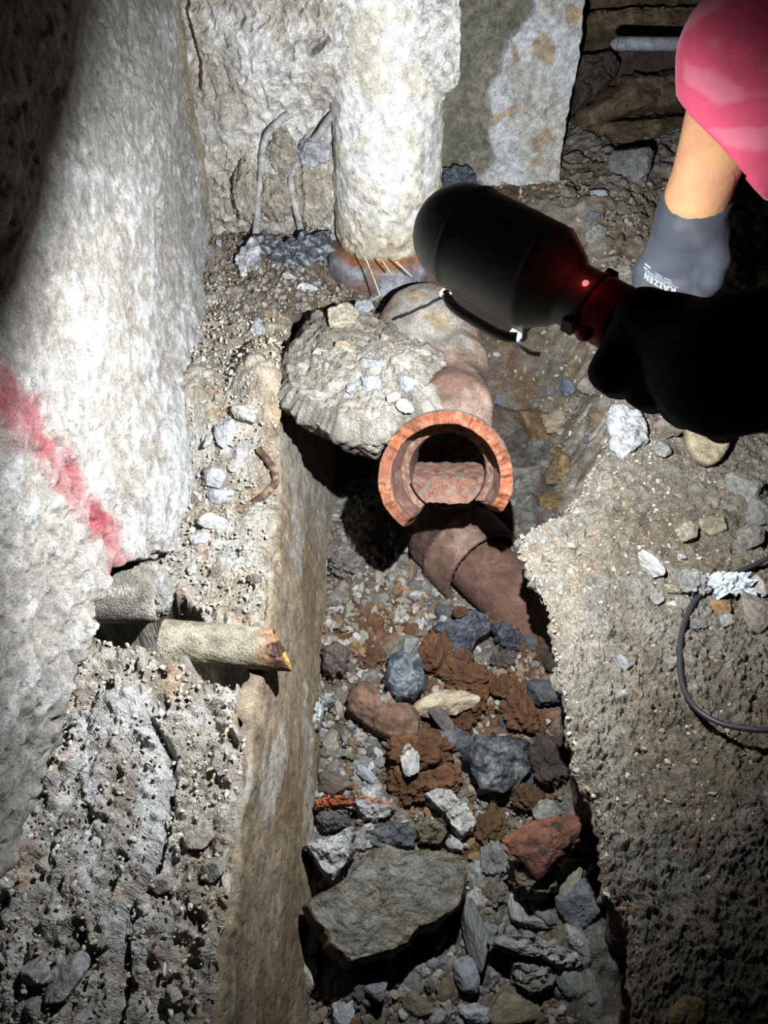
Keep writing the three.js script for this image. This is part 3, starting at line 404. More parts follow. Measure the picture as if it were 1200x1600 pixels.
// ---------------------------------------------------------------- clay drain: hub, neck, broken socket, silt
const A_S = FW.clone().multiplyScalar(-1), SC = at(695, 748, 1.17), K = 1.17 / 1.4;
{
  const ax = ray(695, 748).normalize().negate().addScaledVector(UP, -0.14).addScaledVector(RT, -0.05).normalize(), ex = RT.clone().addScaledVector(ax, -ax.dot(RT)).normalize(), ey = ax.clone().cross(ex);
  const clay = tag(group('clay_drain_pipe', SC.clone().addScaledVector(ax, -0.1 * K)), 'broken orange terracotta drain pipe with an open jagged socket', 'pipe');
  const base = SC.clone().addScaledVector(ax, -0.1 * K), P = (r, t, s) => base.clone().addScaledVector(ex, K * r * Math.cos(t)).addScaledVector(ey, K * r * Math.sin(t)).addScaledVector(ax, K * s);
  const D = Math.PI / 180, LEN = [[0, 0.085], [30, 0.1], [60, 0.1], [85, 0.092], [100, 0.1], [125, 0.09], [150, 0.075], [165, 0.085], [180, 0.1], [205, 0.1], [222, 0.098], [231, 0.088], [236, 0.03], [238, 0.0], [318, 0.0], [322, 0.02], [326, 0.045], [329, 0.085], [345, 0.1], [360, 0.085]];
  const purple = [0.205, 0.105, 0.082], orange = [0.33, 0.1, 0.042];
  const jag = (t) => 0.009 * fbm(Math.cos(t) * 6, Math.sin(t) * 6, 2, 3) + 0.0015 * N(Math.cos(t) * 25, Math.sin(t) * 25, 1);
  const Ro = (s) => mix(0.108, 0.123, sst(-0.01, 0.045, s)), Ri = (s) => mix(0.09, 0.1, sst(0, 0.06, s));
  const wall = grid(260, 34, (u, v) => {
    const t = u * Math.PI * 2, L = Math.max(0, pw(LEN, u * 360)) + (pw(LEN, u * 360) > 0.01 ? jag(t) : 0); let r, s, rim = 0; const j = v * 34;
    if (j <= 14) { s = mix(-0.015 * (L > 0.005 ? 1 : 0), L, j / 14); r = Ro(s); } else if (j < 20) { const q = (j - 14) / 6; r = mix(Ro(L) - 0.004 * fbm(Math.cos(t) * 5, Math.sin(t) * 5, 8, 3), Ri(L) + 0.002 + 0.008 * fbm(Math.cos(t) * 4, Math.sin(t) * 4, 11, 3), q); s = L + (L > 0.005 ? 0.005 * fbm(Math.cos(t) * 12, Math.sin(t) * 12, q * 3, 3) - 0.004 * Math.sin(q * 3.14) : 0); rim = 1; } else { s = mix(L, 0, (j - 20) / 14); r = Ri(s); }
    if (pw(LEN, u * 360) < 0.002) { r = 0.07; s = -0.03; rim = 0; } const b = fbm(Math.cos(t) * 3, Math.sin(t) * 3, s * 30, 3), q = P(r + 0.0022 * b + (rim ? 0.003 * fbm(Math.cos(t) * 18, Math.sin(t) * 18, j * 0.4, 3) : 0), t, s), edge = Math.max(rim, sst(0.012, 0.0, L - s) * 0.8);
    let c = mixc(purple, [0.26, 0.14, 0.1], sst(-0.2, 0.3, b)); if (j <= 14) c = mixc([0.3, 0.28, 0.27], [0.26, 0.13, 0.09], sst(0.1, 0.5, b + 0.4 * Math.cos(t + 2.2)));
    c = mixc(c, mixc(orange, [0.36, 0.15, 0.09], sst(0, 0.4, fbm(Math.cos(t) * 7, Math.sin(t) * 7, j * 0.2, 3))), edge * (u > 0.42 && u < 0.66 ? 0.7 : 1)); return [q.x, q.y, q.z, scl(c, 0.9 + 0.3 * b)];
  }, null, (p, u, v) => [u * 0.7, v * 0.25]);
  mesh('socket', local(wall, clay), M('clay', [1, 1, 1], { bump: 'grit2', bs: 0.0016, rough: 0.85 }), clay);
  const ring = grid(200, 10, (u, v) => { const t = u * Math.PI * 2, out = Math.sin(t) < -0.1 && pw(LEN, u * 360) < 0.03 ? Math.min(0.0905, Math.max(0.076, (0.056 + 0.004 * N(u * 90, 1, 1)) / -Math.sin(t))) : 0.0905, r = mix(0.076, out, v), s = (out < 0.0775 ? -0.02 : mix(-0.012, 0.001, v)) + 0.002 * fbm(Math.cos(t) * 5, Math.sin(t) * 5, v, 3), q = P(r, t, s), b = fbm(Math.cos(t) * 8, Math.sin(t) * 8, v * 2, 3); return [q.x, q.y, q.z, scl(mixc([0.23, 0.115, 0.085], [0.25, 0.19, 0.11], sst(0.15, 0.4, b)), 0.9 + 0.4 * b)]; }, null, (p, u, v) => [u * 0.5, v * 0.03]);
  mesh('shoulder_ring', local(ring, clay), M('clay', [1, 1, 1], { bump: 'grit2', bs: 0.0012, rough: 0.8 }), clay);
  const bore = grid(120, 12, (u, v) => { const t = mix(-0.85, Math.PI + 0.85, u), q = P(0.076 - 0.004 * sst(0, 0.2, v), t, -0.012 - v * 0.16); return [q.x, q.y, q.z, [0.12, 0.06, 0.045]]; }, null, (p, u, v) => [u * 0.4, v * 0.16]);
  mesh('bore', local(bore, clay), M('clay', [1, 1, 1], { bump: 'grit2', bs: 0.001 }), clay);
  const silt = grid(90, 40, (u, v) => { const x = mix(-0.071, 0.071, u), s = mix(0.004, -0.12, v), w = Math.sqrt(Math.max(0, 0.074 ** 2 - x * x)), b = fbm(x * 60, s * 60, 3, 3), h = Math.max(-w, -0.052 + 0.026 * sst(0, 0.35, v) + 0.03 * v + 0.004 * b - 0.01 * sst(0.05, 0, v)), q = base.clone().addScaledVector(ex, K * x).addScaledVector(ey, K * h).addScaledVector(ax, K * s); return [q.x, q.y, q.z, scl(mixc([0.27, 0.125, 0.085], [0.16, 0.12, 0.1], sst(0, 0.35, b)), 0.9 + 0.5 * b)]; }, null, (p, u, v) => [u * 0.12, v * 0.12]);
  mesh('silt', local(silt, clay), M('earth', [1, 1, 1], { bump: 'grit2', bs: 0.002 }), clay).userData.label = 'reddish silt lying in the pipe';
  // neck and hub behind the socket
  const back = base.clone().addScaledVector(ax, -0.01), n1 = at(712, 640, 1.27), n2 = at(708, 575, 1.37), hubA = at(668, 548, 1.47), hubB = at(668, 528, 1.455);
  const f = (x, y, z) => { let d = smin(capsule(x, y, z, back, n1, 0.084, 0.055), capsule(x, y, z, n1, n2, 0.054, 0.055), 0.03); d = smin(d, capsule(x, y, z, n2, hubA, 0.058, 0.095), 0.03); d = smin(d, capsule(x, y, z, hubA, hubB, 0.108, 0.1), 0.015); const cut = (x - base.x) * ax.x + (y - base.y) * ax.y + (z - base.z) * ax.z + 0.014; const rx = (x - base.x) - ax.x * (cut - 0.014), ry = (y - base.y) - ax.y * (cut - 0.014), rz = (z - base.z) - ax.z * (cut - 0.014), yl = rx * ey.x + ry * ey.y + rz * ey.z; d = Math.max(d, cut, -Math.max(Math.hypot(rx, ry, rz) - 0.067, -cut - 0.14), -Math.max(yl + 0.042, -cut - 0.09)); return d + 0.0035 * fbm(x * 22, y * 22, z * 22, 3); };
  const ng = nets(V(-0.1, -0.2, -1.52), V(0.25, 0.25, -0.75), 0.0045, f);
  const crack = [[614, 498], [640, 488], [668, 476], [690, 466], [712, 456]].map(([a, b]) => at(a, b, 1.38)), cr = (x, y, z) => { const d0 = V(x, y - EYE, z), k = 1.48 / d0.dot(FW); return crack.reduce((m, c, i) => i ? Math.min(m, capsule(x * k, (y - EYE) * k + EYE, z * k, crack[i - 1], c, 0.0001, 0.0001)) : m, 1); };
  const orangeEdge = [at(712, 456, 1.41), at(735, 475, 1.41), at(750, 500, 1.42)];
  paint(ng, (x, y, z) => { const b = fbm(x * 20, y * 20, z * 20, 4), up = sst(-1.05, -1.14, z); let c = mixc([0.15, 0.085, 0.062], [0.22, 0.15, 0.118], sst(-0.2, 0.3, b)); c = mixc(c, mixc([0.4, 0.37, 0.33], [0.32, 0.25, 0.17], sst(0.0, 0.4, b)), up); const d = Math.min(capsule(x, y, z, orangeEdge[0], orangeEdge[1], 0, 0), capsule(x, y, z, orangeEdge[1], orangeEdge[2], 0, 0)); c = mixc(c, [0.5, 0.16, 0.07], sst(0.05, 0.015, d + 0.02 * b) * 0.85); return scl(c, 0.9 + 0.3 * b); });
  const neck = mesh('neck', local(ng, clay), M('clay_dusty', [1, 1, 1], { bump: 'grit2', bs: 0.002 }), clay); neck.userData.label = 'dusty neck and hub caked in mortar';
  const hp = [[613, 499], [628, 494], [643, 488], [655, 482], [668, 477], [680, 470], [692, 465], [703, 460], [716, 453]].map(([a, b]) => hit(a, b, neck)).filter(Boolean);
  if (hp.length > 3) { const tg = tubeGeo(hp.map((h, i) => h.p.clone().addScaledVector(h.n, -0.0005 + 0.001 * (i % 2))), 0.0032, 80, 7), p = tg.attributes.position; for (let i = 0; i < p.count; i++) { const w = 0.003 * N(p.getX(i) * 240, p.getY(i) * 240, p.getZ(i) * 240); p.setXYZ(i, p.getX(i) + w, p.getY(i) + w, p.getZ(i)); } mesh('tar_joint', local(paint(tg), clay), M('tar', [0.012, 0.013, 0.016], { bump: 'grit2', bs: 0.002, rough: 0.6 }), clay); }
}
// lower bend running off under the slab
{
  const c0 = at(706, 842, 1.52), c1 = at(730, 866, 1.49), c2 = at(772, 905, 1.44), c3 = at(815, 948, 1.41), c4 = at(930, 1075, 1.33);
  const o = tag(group('clay_pipe_bend', c2.clone().setY(-0.3)), 'dark brown clay pipe bend below the open socket, running under the slab', 'pipe');
  const dir = c2.clone().sub(c0).normalize(), box = (a, b, r) => [V(Math.min(a.x, b.x) - r, Math.min(a.y, b.y) - r, Math.min(a.z, b.z) - r), V(Math.max(a.x, b.x) + r, Math.max(a.y, b.y) + r, Math.max(a.z, b.z) + r)];
  let [lo, hi] = box(c0, c1, 0.13);
  const jd = (x, y, z) => (x - c1.x) * dir.x + (y - c1.y) * dir.y + (z - c1.z) * dir.z;
  const e = nets(lo, hi, 0.0045, (x, y, z) => Math.max(capsule(x, y, z, c0, c1, 0.086, 0.088) + 0.006 * fbm(x * 30, y * 30, z * 30, 4), jd(x, y, z) + 0.02 + 0.004 * N(x * 50, y * 50, z * 50)));
  paint(e, (x, y, z) => { const b = fbm(x * 26, y * 26, z * 26, 4); return scl(mixc([0.1, 0.052, 0.042], [0.16, 0.125, 0.105], sst(0.05, 0.35, b)), 0.9 + 0.4 * b); });
  mesh('elbow', local(e, o), M('clay_dusty', [1, 1, 1], { bump: 'grit2', bs: 0.003 }), o);
  [lo, hi] = box(c1, c3, 0.13);
  const s = nets(lo, hi, 0.0045, (x, y, z) => { const k = jd(x, y, z); let d = capsule(x, y, z, c1.clone().addScaledVector(dir, -0.05), c3, 0.096, 0.082); d = Math.max(d, -k - 0.022 + 0.004 * N(x * 30, y * 30, z * 30), k - 0.046); d = Math.max(d, -(capsule(x, y, z, c1, c3, 0.078, 0.068))); return d; });
  paint(s, (x, y, z) => { const b = fbm(x * 18, y * 18, z * 18, 3); return scl(mixc([0.14, 0.08, 0.058], [0.19, 0.12, 0.088], sst(-0.2, 0.3, b)), 0.9 + 0.2 * b); });
  mesh('collar', local(s, o), M('clay', [1, 1, 1], { bump: 'fine', bs: 0.0008, rough: 0.7 }), o);
  const t = paint(tubeGeo([c1, c2, c3, c4], 0.062, 60, 40), (x, y, z) => scl([0.12, 0.062, 0.045], 0.95 + 0.3 * fbm(x * 20, y * 20, z * 20, 3)));
  mesh('barrel', local(t, o), M('clay', [1, 1, 1], { bump: 'fine', bs: 0.0012 }), o);
}
// ---------------------------------------------------------------- lump of mortar hanging over the trench, with the stones set in it
{
  const p0 = onY(600, 590, 0.125), n = V(0, 1, 0.05).normalize();
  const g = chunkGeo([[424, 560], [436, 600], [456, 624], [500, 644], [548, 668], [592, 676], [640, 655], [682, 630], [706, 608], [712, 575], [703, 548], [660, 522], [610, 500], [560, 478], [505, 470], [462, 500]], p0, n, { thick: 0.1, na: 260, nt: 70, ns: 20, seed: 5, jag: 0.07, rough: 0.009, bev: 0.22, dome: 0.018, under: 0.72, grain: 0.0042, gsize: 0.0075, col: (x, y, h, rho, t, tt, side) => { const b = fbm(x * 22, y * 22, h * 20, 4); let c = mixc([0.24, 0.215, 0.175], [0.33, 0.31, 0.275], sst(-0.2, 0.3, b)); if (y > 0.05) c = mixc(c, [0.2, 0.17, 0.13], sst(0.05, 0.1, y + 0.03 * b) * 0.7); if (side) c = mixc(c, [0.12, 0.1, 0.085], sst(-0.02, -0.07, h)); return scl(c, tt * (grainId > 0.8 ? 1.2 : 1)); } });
  const lump = tag(mesh('mortar_lump', g, M('concrete', [1, 1, 1], { bump: 'grit2', bs: 0.0026 })), 'overhanging lump of sandy mortar full of pebbles above the trench', 'rubble');
  const fy = (x, z) => p0.y - (z - p0.z) * n.z / n.y + 0.013;
  for (const [x, y, w, h, c] of [[533, 498, 46, 46, [0.47, 0.42, 0.32]], [583, 572, 36, 30, [0.33, 0.35, 0.37]], [624, 568, 38, 40, [0.45, 0.42, 0.35]], [577, 600, 30, 27, [0.36, 0.38, 0.4]], [636, 600, 34, 29, [0.34, 0.36, 0.38]], [633, 634, 24, 26, [0.44, 0.43, 0.4]], [541, 546, 32, 30, [0.4, 0.33, 0.25]], [568, 481, 26, 22, [0.32, 0.33, 0.36]], [556, 588, 17, 14, [0.38, 0.4, 0.41]], [548, 606, 16, 16, [0.36, 0.38, 0.4]], [611, 545, 13, 10, [0.6, 0.26, 0.08]], [511, 575, 20, 18, [0.38, 0.35, 0.3]], [503, 553, 24, 20, [0.42, 0.4, 0.36]], [660, 552, 26, 16, [0.46, 0.42, 0.33]], [614, 622, 22, 16, [0.42, 0.41, 0.37]], [530, 585, 18, 16, [0.35, 0.34, 0.32]], [517, 556, 14, 14, [0.45, 0.32, 0.2]], [560, 560, 14, 22, [0.33, 0.3, 0.27]], [600, 528, 14, 12, [0.42, 0.38, 0.3]]]) rockAt(x, y, w, h, fy, c, { parent: lump, kind: 'hard', lift: 0.0 });
  const tarOutline = [[540, 655], [560, 650], [600, 660], [640, 648], [672, 630], [700, 612], [690, 640], [660, 660], [620, 676], [590, 682], [562, 676]];
  mesh('tar', chunkGeo(tarOutline, onY(610, 660, 0.085), V(0, 0.85, 0.5), { thick: 0.022, seed: 9, rough: 0.007, jag: 0.12, dome: 0.004, na: 120, col: (x, y, h, r, t, tt) => { const k = sst(0.1, 0.4, fbm(x * 50, y * 50, h * 50, 3)); return mixc([0.012, 0.014, 0.018], [0.2, 0.23, 0.27], k * 0.8); } }), M('tar', [1, 1, 1], { bump: 'grit2', bs: 0.003, rough: 0.5 }), lump).userData.label = 'blue-black tar clinging to the underside';
}
// ---------------------------------------------------------------- things lying on the dirt and fixed to the back wall
{
  const clay = (x, y, h, r, t, tt) => scl([1, 1, 1], tt);
  tag(rockAt(479, 450, 26, 17, fillY, [0.55, 0.56, 0.56]), 'pale grey stone chip on the dark dirt, the larger and righthand of two', 'stone');
  tag(rockAt(452, 434, 20, 15, fillY, [0.48, 0.48, 0.46]), 'small pale stone chip on the dark dirt beside the black sheet', 'stone');
  tag(rockAt(404, 515, 22, 34, fillY, [0.5, 0.52, 0.54], { kind: 'flat', lift: 0 }), 'pale blue-grey flat stone in the dirt beside an orange brick crumb', 'stone');
  for (const [pts, label] of [[[[452, 178], [436, 190], [418, 210], [410, 240], [408, 275], [403, 320], [399, 372]], 'grey cable bedded in the back wall, the shorter one nearer the corner'], [[[534, 165], [515, 185], [500, 207], [480, 232], [461, 262], [455, 285], [460, 315], [467, 345], [473, 380]], 'grey cable bedded in the back wall, the longer one beside the drainpipe']]) {
    const P = pts.map(([a, b], i) => onZ(a, b, BACK + 0.012 + 0.006 * Math.sin(i * 1.3)));
    tag(mesh('cable', paint(tubeGeo(P, 0.0072, 90, 12), (x, y, z) => scl([0.4, 0.4, 0.385], 0.95 + 0.35 * fbm(x * 60, y * 60, z * 60, 3))), M('rubber', [1, 1, 1], { bump: 'fine', bs: 0.0006, rough: 0.85 })), label, 'cable');
  }
  const wl = [[440, 235, 42, 62, 'lump of rough mortar between the two wall cables, the upper one'], [432, 310, 48, 70, 'lump of rough mortar between the two wall cables, the lower one'], [492, 310, 56, 100, 'bulging crust of pale mortar squeezed between cable and drainpipe'], [487, 240, 44, 44, 'small bluish mortar lump under the longer wall cable'], [385, 300, 40, 90, 'low mortar swelling in the corner left of the shorter cable']];
  wl.forEach(([x, y, w, h, label], i) => { const p = onZ(x, y, BACK + 0.004), k = depthOf(p) / F / 2, m = tag(mesh('mortar_lump', rockGeo(200 + i, 18, 0.16, 9, 0.5), M('mortar', i === 3 ? [0.45, 0.46, 0.49] : [0.44, 0.39, 0.32], { bump: 'grit2', bs: 0.003 })), label, 'mortar'); m.position.copy(p); m.scale.set(w * k * 1.1, h * k * 1.1, 0.026); });
  // crumpled black sheet at the foot of the wall
  const o = [[382, 372], [408, 366], [440, 378], [470, 366], [517, 360], [520, 392], [505, 405], [470, 420], [452, 418], [425, 402], [395, 392]], p0 = onGround(450, 392, fillY).add(V(0, 0.022, 0));
  tag(mesh('plastic_sheet', chunkGeo(o, p0, V(0.05, 0.9, 0.5), { thick: 0.006, seed: 31, rough: 0.008, jag: 0.06, dome: 0.012, na: 140, nt: 34, freq: 24, col: (x, y, h, r, t, tt) => mixc([0.06, 0.068, 0.08], [0.36, 0.39, 0.42], sst(0.02, 0.4, fbm(x * 60, y * 140, 3, 3)) * 0.8) }), M('plastic', [1, 1, 1], { bump: 'fine', bs: 0.0012, rough: 0.5 })), 'crumpled blue-black sheet on the dirt at the foot of the back wall', 'sheet');
  tag(mesh('plastic_sheet', chunkGeo([[692, 262], [735, 260], [745, 282], [720, 292], [690, 285]], onZ(715, 275, -1.7), V(0, 0.8, 0.6), { thick: 0.008, seed: 33, rough: 0.006, na: 70, col: (x, y, h, r, t, tt) => scl([0.1, 0.115, 0.14], tt) }), M('plastic', [1, 1, 1], { bump: 'fine', bs: 0.001, rough: 0.6 })), 'small blue-black scrap at the foot of the olive pier recess', 'sheet');
  tag(mesh('plaster_rag', chunkGeo([[375, 388], [392, 372], [404, 380], [410, 405], [408, 430], [392, 440], [376, 430], [370, 408]], onGround(390, 408, fillY).add(V(0, 0.02, 0)), V(0.2, 0.8, 0.6), { thick: 0.012, seed: 35, rough: 0.007, jag: 0.08, na: 90, freq: 20, col: (x, y, h, r, t, tt) => scl(mixc([0.3, 0.31, 0.33], [0.62, 0.62, 0.62], sst(-0.2, 0.15, fbm(x * 50, y * 50, 2, 3))), tt) }), M('plaster', [1, 1, 1], { bump: 'fine', bs: 0.002 })), 'whitish wrinkled plaster scrap in the corner beside the black sheet', 'scrap');
  [[[570, 400], [583, 432], [594, 462]], [[598, 408], [606, 420], [612, 428]], [[618, 408], [632, 421], [644, 432]]].forEach((s, i) => { const P = s.map(([a, b], j) => at(a, b, 1.41 + 0.01 * j)); tag(mesh('straw', paint(tubeGeo(P, 0.0013, 20, 6)), M('straw', [0.62, 0.55, 0.4], { bump: null })), ['long pale straw fallen across the rusty hub', 'short straw stub at the middle of the rusty hub', 'short straw at the right of the rusty hub, under the torch'][i], 'straw'); });
  // rod across the dark opening, top right
  const a = onZ(962, 68, -1.86), b = onZ(1120, 66, -1.9), c = V(1.35, b.y, -2.15), tip = lathe([[0, 0.006], [0.006, 0.004], [0.011, 0]], 16);
  tag(mesh('metal_rod', paint(mergeGeometries([tubeGeo([a, b, c], 0.0135, 40, 18), (() => { tip.rotateZ(Math.PI / 2).scale(2, 1.2, 1.2).translate(a.x, a.y, a.z); return tip; })()])), M('rod', [0.36, 0.39, 0.44], { bump: 'fine', bs: 0.001, rough: 0.7 })), 'grey rod lying level across the dark opening by the pink sleeve', 'rod');
}
// ---------------------------------------------------------------- ledge: pipe stubs, iron strap, set-in stones
{
  const onLedge = (x, z) => ledgeY(x, z);
  for (const [x, y, w, h, c, k] of [[352, 672, 28, 48, [0.44, 0.45, 0.45], 'hard'], [327, 686, 14, 32, [0.42, 0.42, 0.41], 'hard'], [331, 746, 34, 34, [0.42, 0.43, 0.43], 'hard'], [342, 776, 46, 25, [0.43, 0.45, 0.46], 'hard'], [334, 815, 40, 28, [0.5, 0.5, 0.47], 'hard'], [383, 646, 38, 32, [0.48, 0.46, 0.42], 'hard'], [313, 842, 28, 18, [0.5, 0.51, 0.52], 'hard'], [366, 728, 18, 16, [0.46, 0.44, 0.4], 'hard'], [338, 850, 22, 14, [0.46, 0.45, 0.43], 'hard'], [398, 905, 18, 14, [0.38, 0.33, 0.26], 'clod'], [356, 800, 14, 12, [0.45, 0.42, 0.37], 'hard'], [352, 1384, 14, 30, [0.58, 0.54, 0.42], 'flat'], [349, 1345, 12, 26, [0.5, 0.45, 0.33], 'flat'], [310, 1310, 40, 34, [0.36, 0.33, 0.28], 'hard'], [335, 1355, 30, 34, [0.3, 0.28, 0.25], 'hard'], [160, 1470, 16, 20, [0.52, 0.5, 0.46], 'hard'], [172, 1277, 12, 10, [0.56, 0.55, 0.52], 'hard'], [270, 1555, 30, 24, [0.45, 0.41, 0.33], 'hard'], [222, 1515, 16, 16, [0.48, 0.46, 0.42], 'hard'], [60, 1520, 40, 40, [0.42, 0.41, 0.4], 'hard'], [105, 1530, 50, 60, [0.44, 0.44, 0.45], 'hard'], [255, 1380, 30, 24, [0.36, 0.33, 0.3], 'hard'], [300, 890, 18, 14, [0.5, 0.5, 0.5], 'hard'], [270, 1000, 20, 14, [0.42, 0.4, 0.37], 'hard']]) rockAt(x, y, w, h, onLedge, c, { parent: ledge, kind: k, lift: 0.004 });
  const strap = [[404, 702, 0.004], [416, 716, 0.012], [428, 736, 0.012], [431, 752, 0.012], [421, 766, 0.012], [408, 776, 0.012], [398, 784, 0.004]].map(([a, b, h]) => onGround(a, b, (x, z) => ledgeY(x, z) + h));
  const sg = tubeGeo(strap, 0.0062, 50, 8); tag(mesh('iron_strap', paint(sg, (x, y, z) => mixc([0.1, 0.05, 0.035], [0.3, 0.2, 0.13], sst(-0.1, 0.3, fbm(x * 90, y * 90, z * 90, 2)))), M('rust', [1, 1, 1], { bump: 'grit2', bs: 0.003, rough: 0.7 })), 'short curved strip of rusted iron on the edge of the ledge', 'strap');
  // capped stub in the hollow under the plaster
  const e = onY(247, 925, 0.045), i = onY(185, 928, 0.05); i.x -= 0.07; const ax = e.clone().sub(i).normalize(), st = group('pipe_stub', i.clone()), r = 0.042, q = V(0, 1, 0), L = e.distanceTo(i);
  tag(st, 'thick mortar-filled pipe stub in the dark hollow under the painted plaster', 'pipe'); st.quaternion.setFromUnitVectors(q, ax);
  const dusty = (a, b) => (x, y, z) => { const n = fbm(x * 30, y * 30, z * 30, 4); return scl(mixc(a, b, sst(-0.2, 0.35, n)), 0.9 + 0.4 * n); };
  const barrel = lathe([[r * 0.98, 0], [r, L * 0.5], [r * 1.02, L * 0.9], [r * 0.97, L], [r * 0.82, L + 0.002]], 60); mesh('barrel', paint(barrel, dusty([0.3, 0.275, 0.23], [0.46, 0.43, 0.37])), M('mortar', [1, 1, 1], { bump: 'grit2', bs: 0.002 }), st);
  const plug = rockGeo(77, 18, 0.1, 7, 0.4); plug.scale(r * 0.92, 0.02, r * 0.92); plug.translate(0, L - 0.002, 0); mesh('plug', plug, M('mortar', [0.42, 0.4, 0.38], { bump: 'grit2', bs: 0.003 }), st);
  // rusty steel stub poking out over the trench
  const s0 = onY(300, 1004, 0.012), s1 = onY(452, 1016, 0.0), sx = s1.clone().sub(s0).normalize(), SL = s1.distanceTo(s0), ss = tag(group('pipe_stub', s0), 'rusty steel pipe stub sticking out over the trench edge', 'pipe'); ss.quaternion.setFromUnitVectors(q, sx);
  const R2 = 0.0285, pipe = grid(64, 60, (u, v) => { const t = u * Math.PI * 2, j = v * 60, cut = SL + 0.016 * Math.sin(t + 0.6) - 0.01; let rr = R2, y; if (j <= 44) y = mix(-0.04, cut, j / 44); else if (j <= 48) { y = cut; rr = mix(R2, R2 - 0.004, (j - 44) / 4); } else { y = mix(cut, cut - 0.09, (j - 48) / 12); rr = R2 - 0.004; } const x = Math.cos(t), z = Math.sin(t), n = fbm(x * 2, y * 40, z * 2, 4), end = sst(SL - 0.05, SL - 0.028, y + 0.01 * n), tip = sst(SL - 0.034, SL - 0.012, y + 0.012 * n); rr += 0.0012 * n + (j <= 44 ? 0.001 * N(x * 20, y * 220, z * 20) : 0); let c = mixc([0.38, 0.34, 0.26], [0.28, 0.245, 0.18], sst(-0.2, 0.3, n)); c = mixc(c, [0.3, 0.15, 0.07], end * 0.8); c = mixc(c, mixc([0.26, 0.1, 0.06], [0.06, 0.035, 0.03], sst(-0.05, 0.25, n)), tip); if (j > 44) c = mixc([0.5, 0.27, 0.05], [0.08, 0.04, 0.03], sst(0.0, 0.3, n)); return [rr * x, y, rr * z, c]; }, null, (p, u, v) => [u * 0.18, v * 0.2]);
  mesh('barrel', pipe, M('rust', [1, 1, 1], { bump: 'grit2', bs: 0.0016, rough: 0.75 }), ss);
  const flake = chunkGeo([[1012, 990], [1030, 985], [1042, 1000], [1030, 1012], [1014, 1008]], at(1026, 998, 1), FW.clone().negate(), { thick: 0.003, rough: 0.002, na: 40, nt: 8 }); flake.translate(...at(1026, 998, 1).negate().toArray()); const fm = mesh('rust_flake', flake, M('rust', [0.07, 0.04, 0.03], { bump: 'grit2', bs: 0.002 }), ss); const fp = hit(432, 1014, ss.children[0]); if (fp) { fm.position.copy(ss.worldToLocal(fp.p.clone())); fm.quaternion.copy(ss.quaternion).invert(); }
  // painted crumbs by the stub
  [[207, 868, 12, 10, [0.5, 0.2, 0.18]], [231, 858, 24, 14, [0.55, 0.26, 0.2]], [195, 878, 10, 8, [0.55, 0.12, 0.14]], [262, 880, 10, 22, [0.5, 0.16, 0.16]], [222, 875, 16, 10, [0.44, 0.4, 0.36]], [240, 868, 14, 10, [0.46, 0.42, 0.38]]].forEach(([x, y, w, h, c], n) => { const p = onX(x, y, -0.335), k = depthOf(p) / F / 2, m = tag(mesh('plaster_crumb', SMALL[n], M('plaster', c, { bump: 'fine', bs: 0.002 })), ['dull red plaster crumb left of the biggest pink crumb above the stub', 'biggest pink plaster crumb above the thick pipe stub', 'bright red plaster crumb, leftmost above the thick pipe stub', 'upright red plaster crumb at the end of the thick stub', 'grey crumb lying on the top of the thick pipe stub', 'grey crumb between the biggest pink crumb and the upright red one'][n], 'crumb', 'plaster crumbs above the thick pipe stub'); m.position.copy(p); m.scale.set(w * k, h * k, h * k); });
}
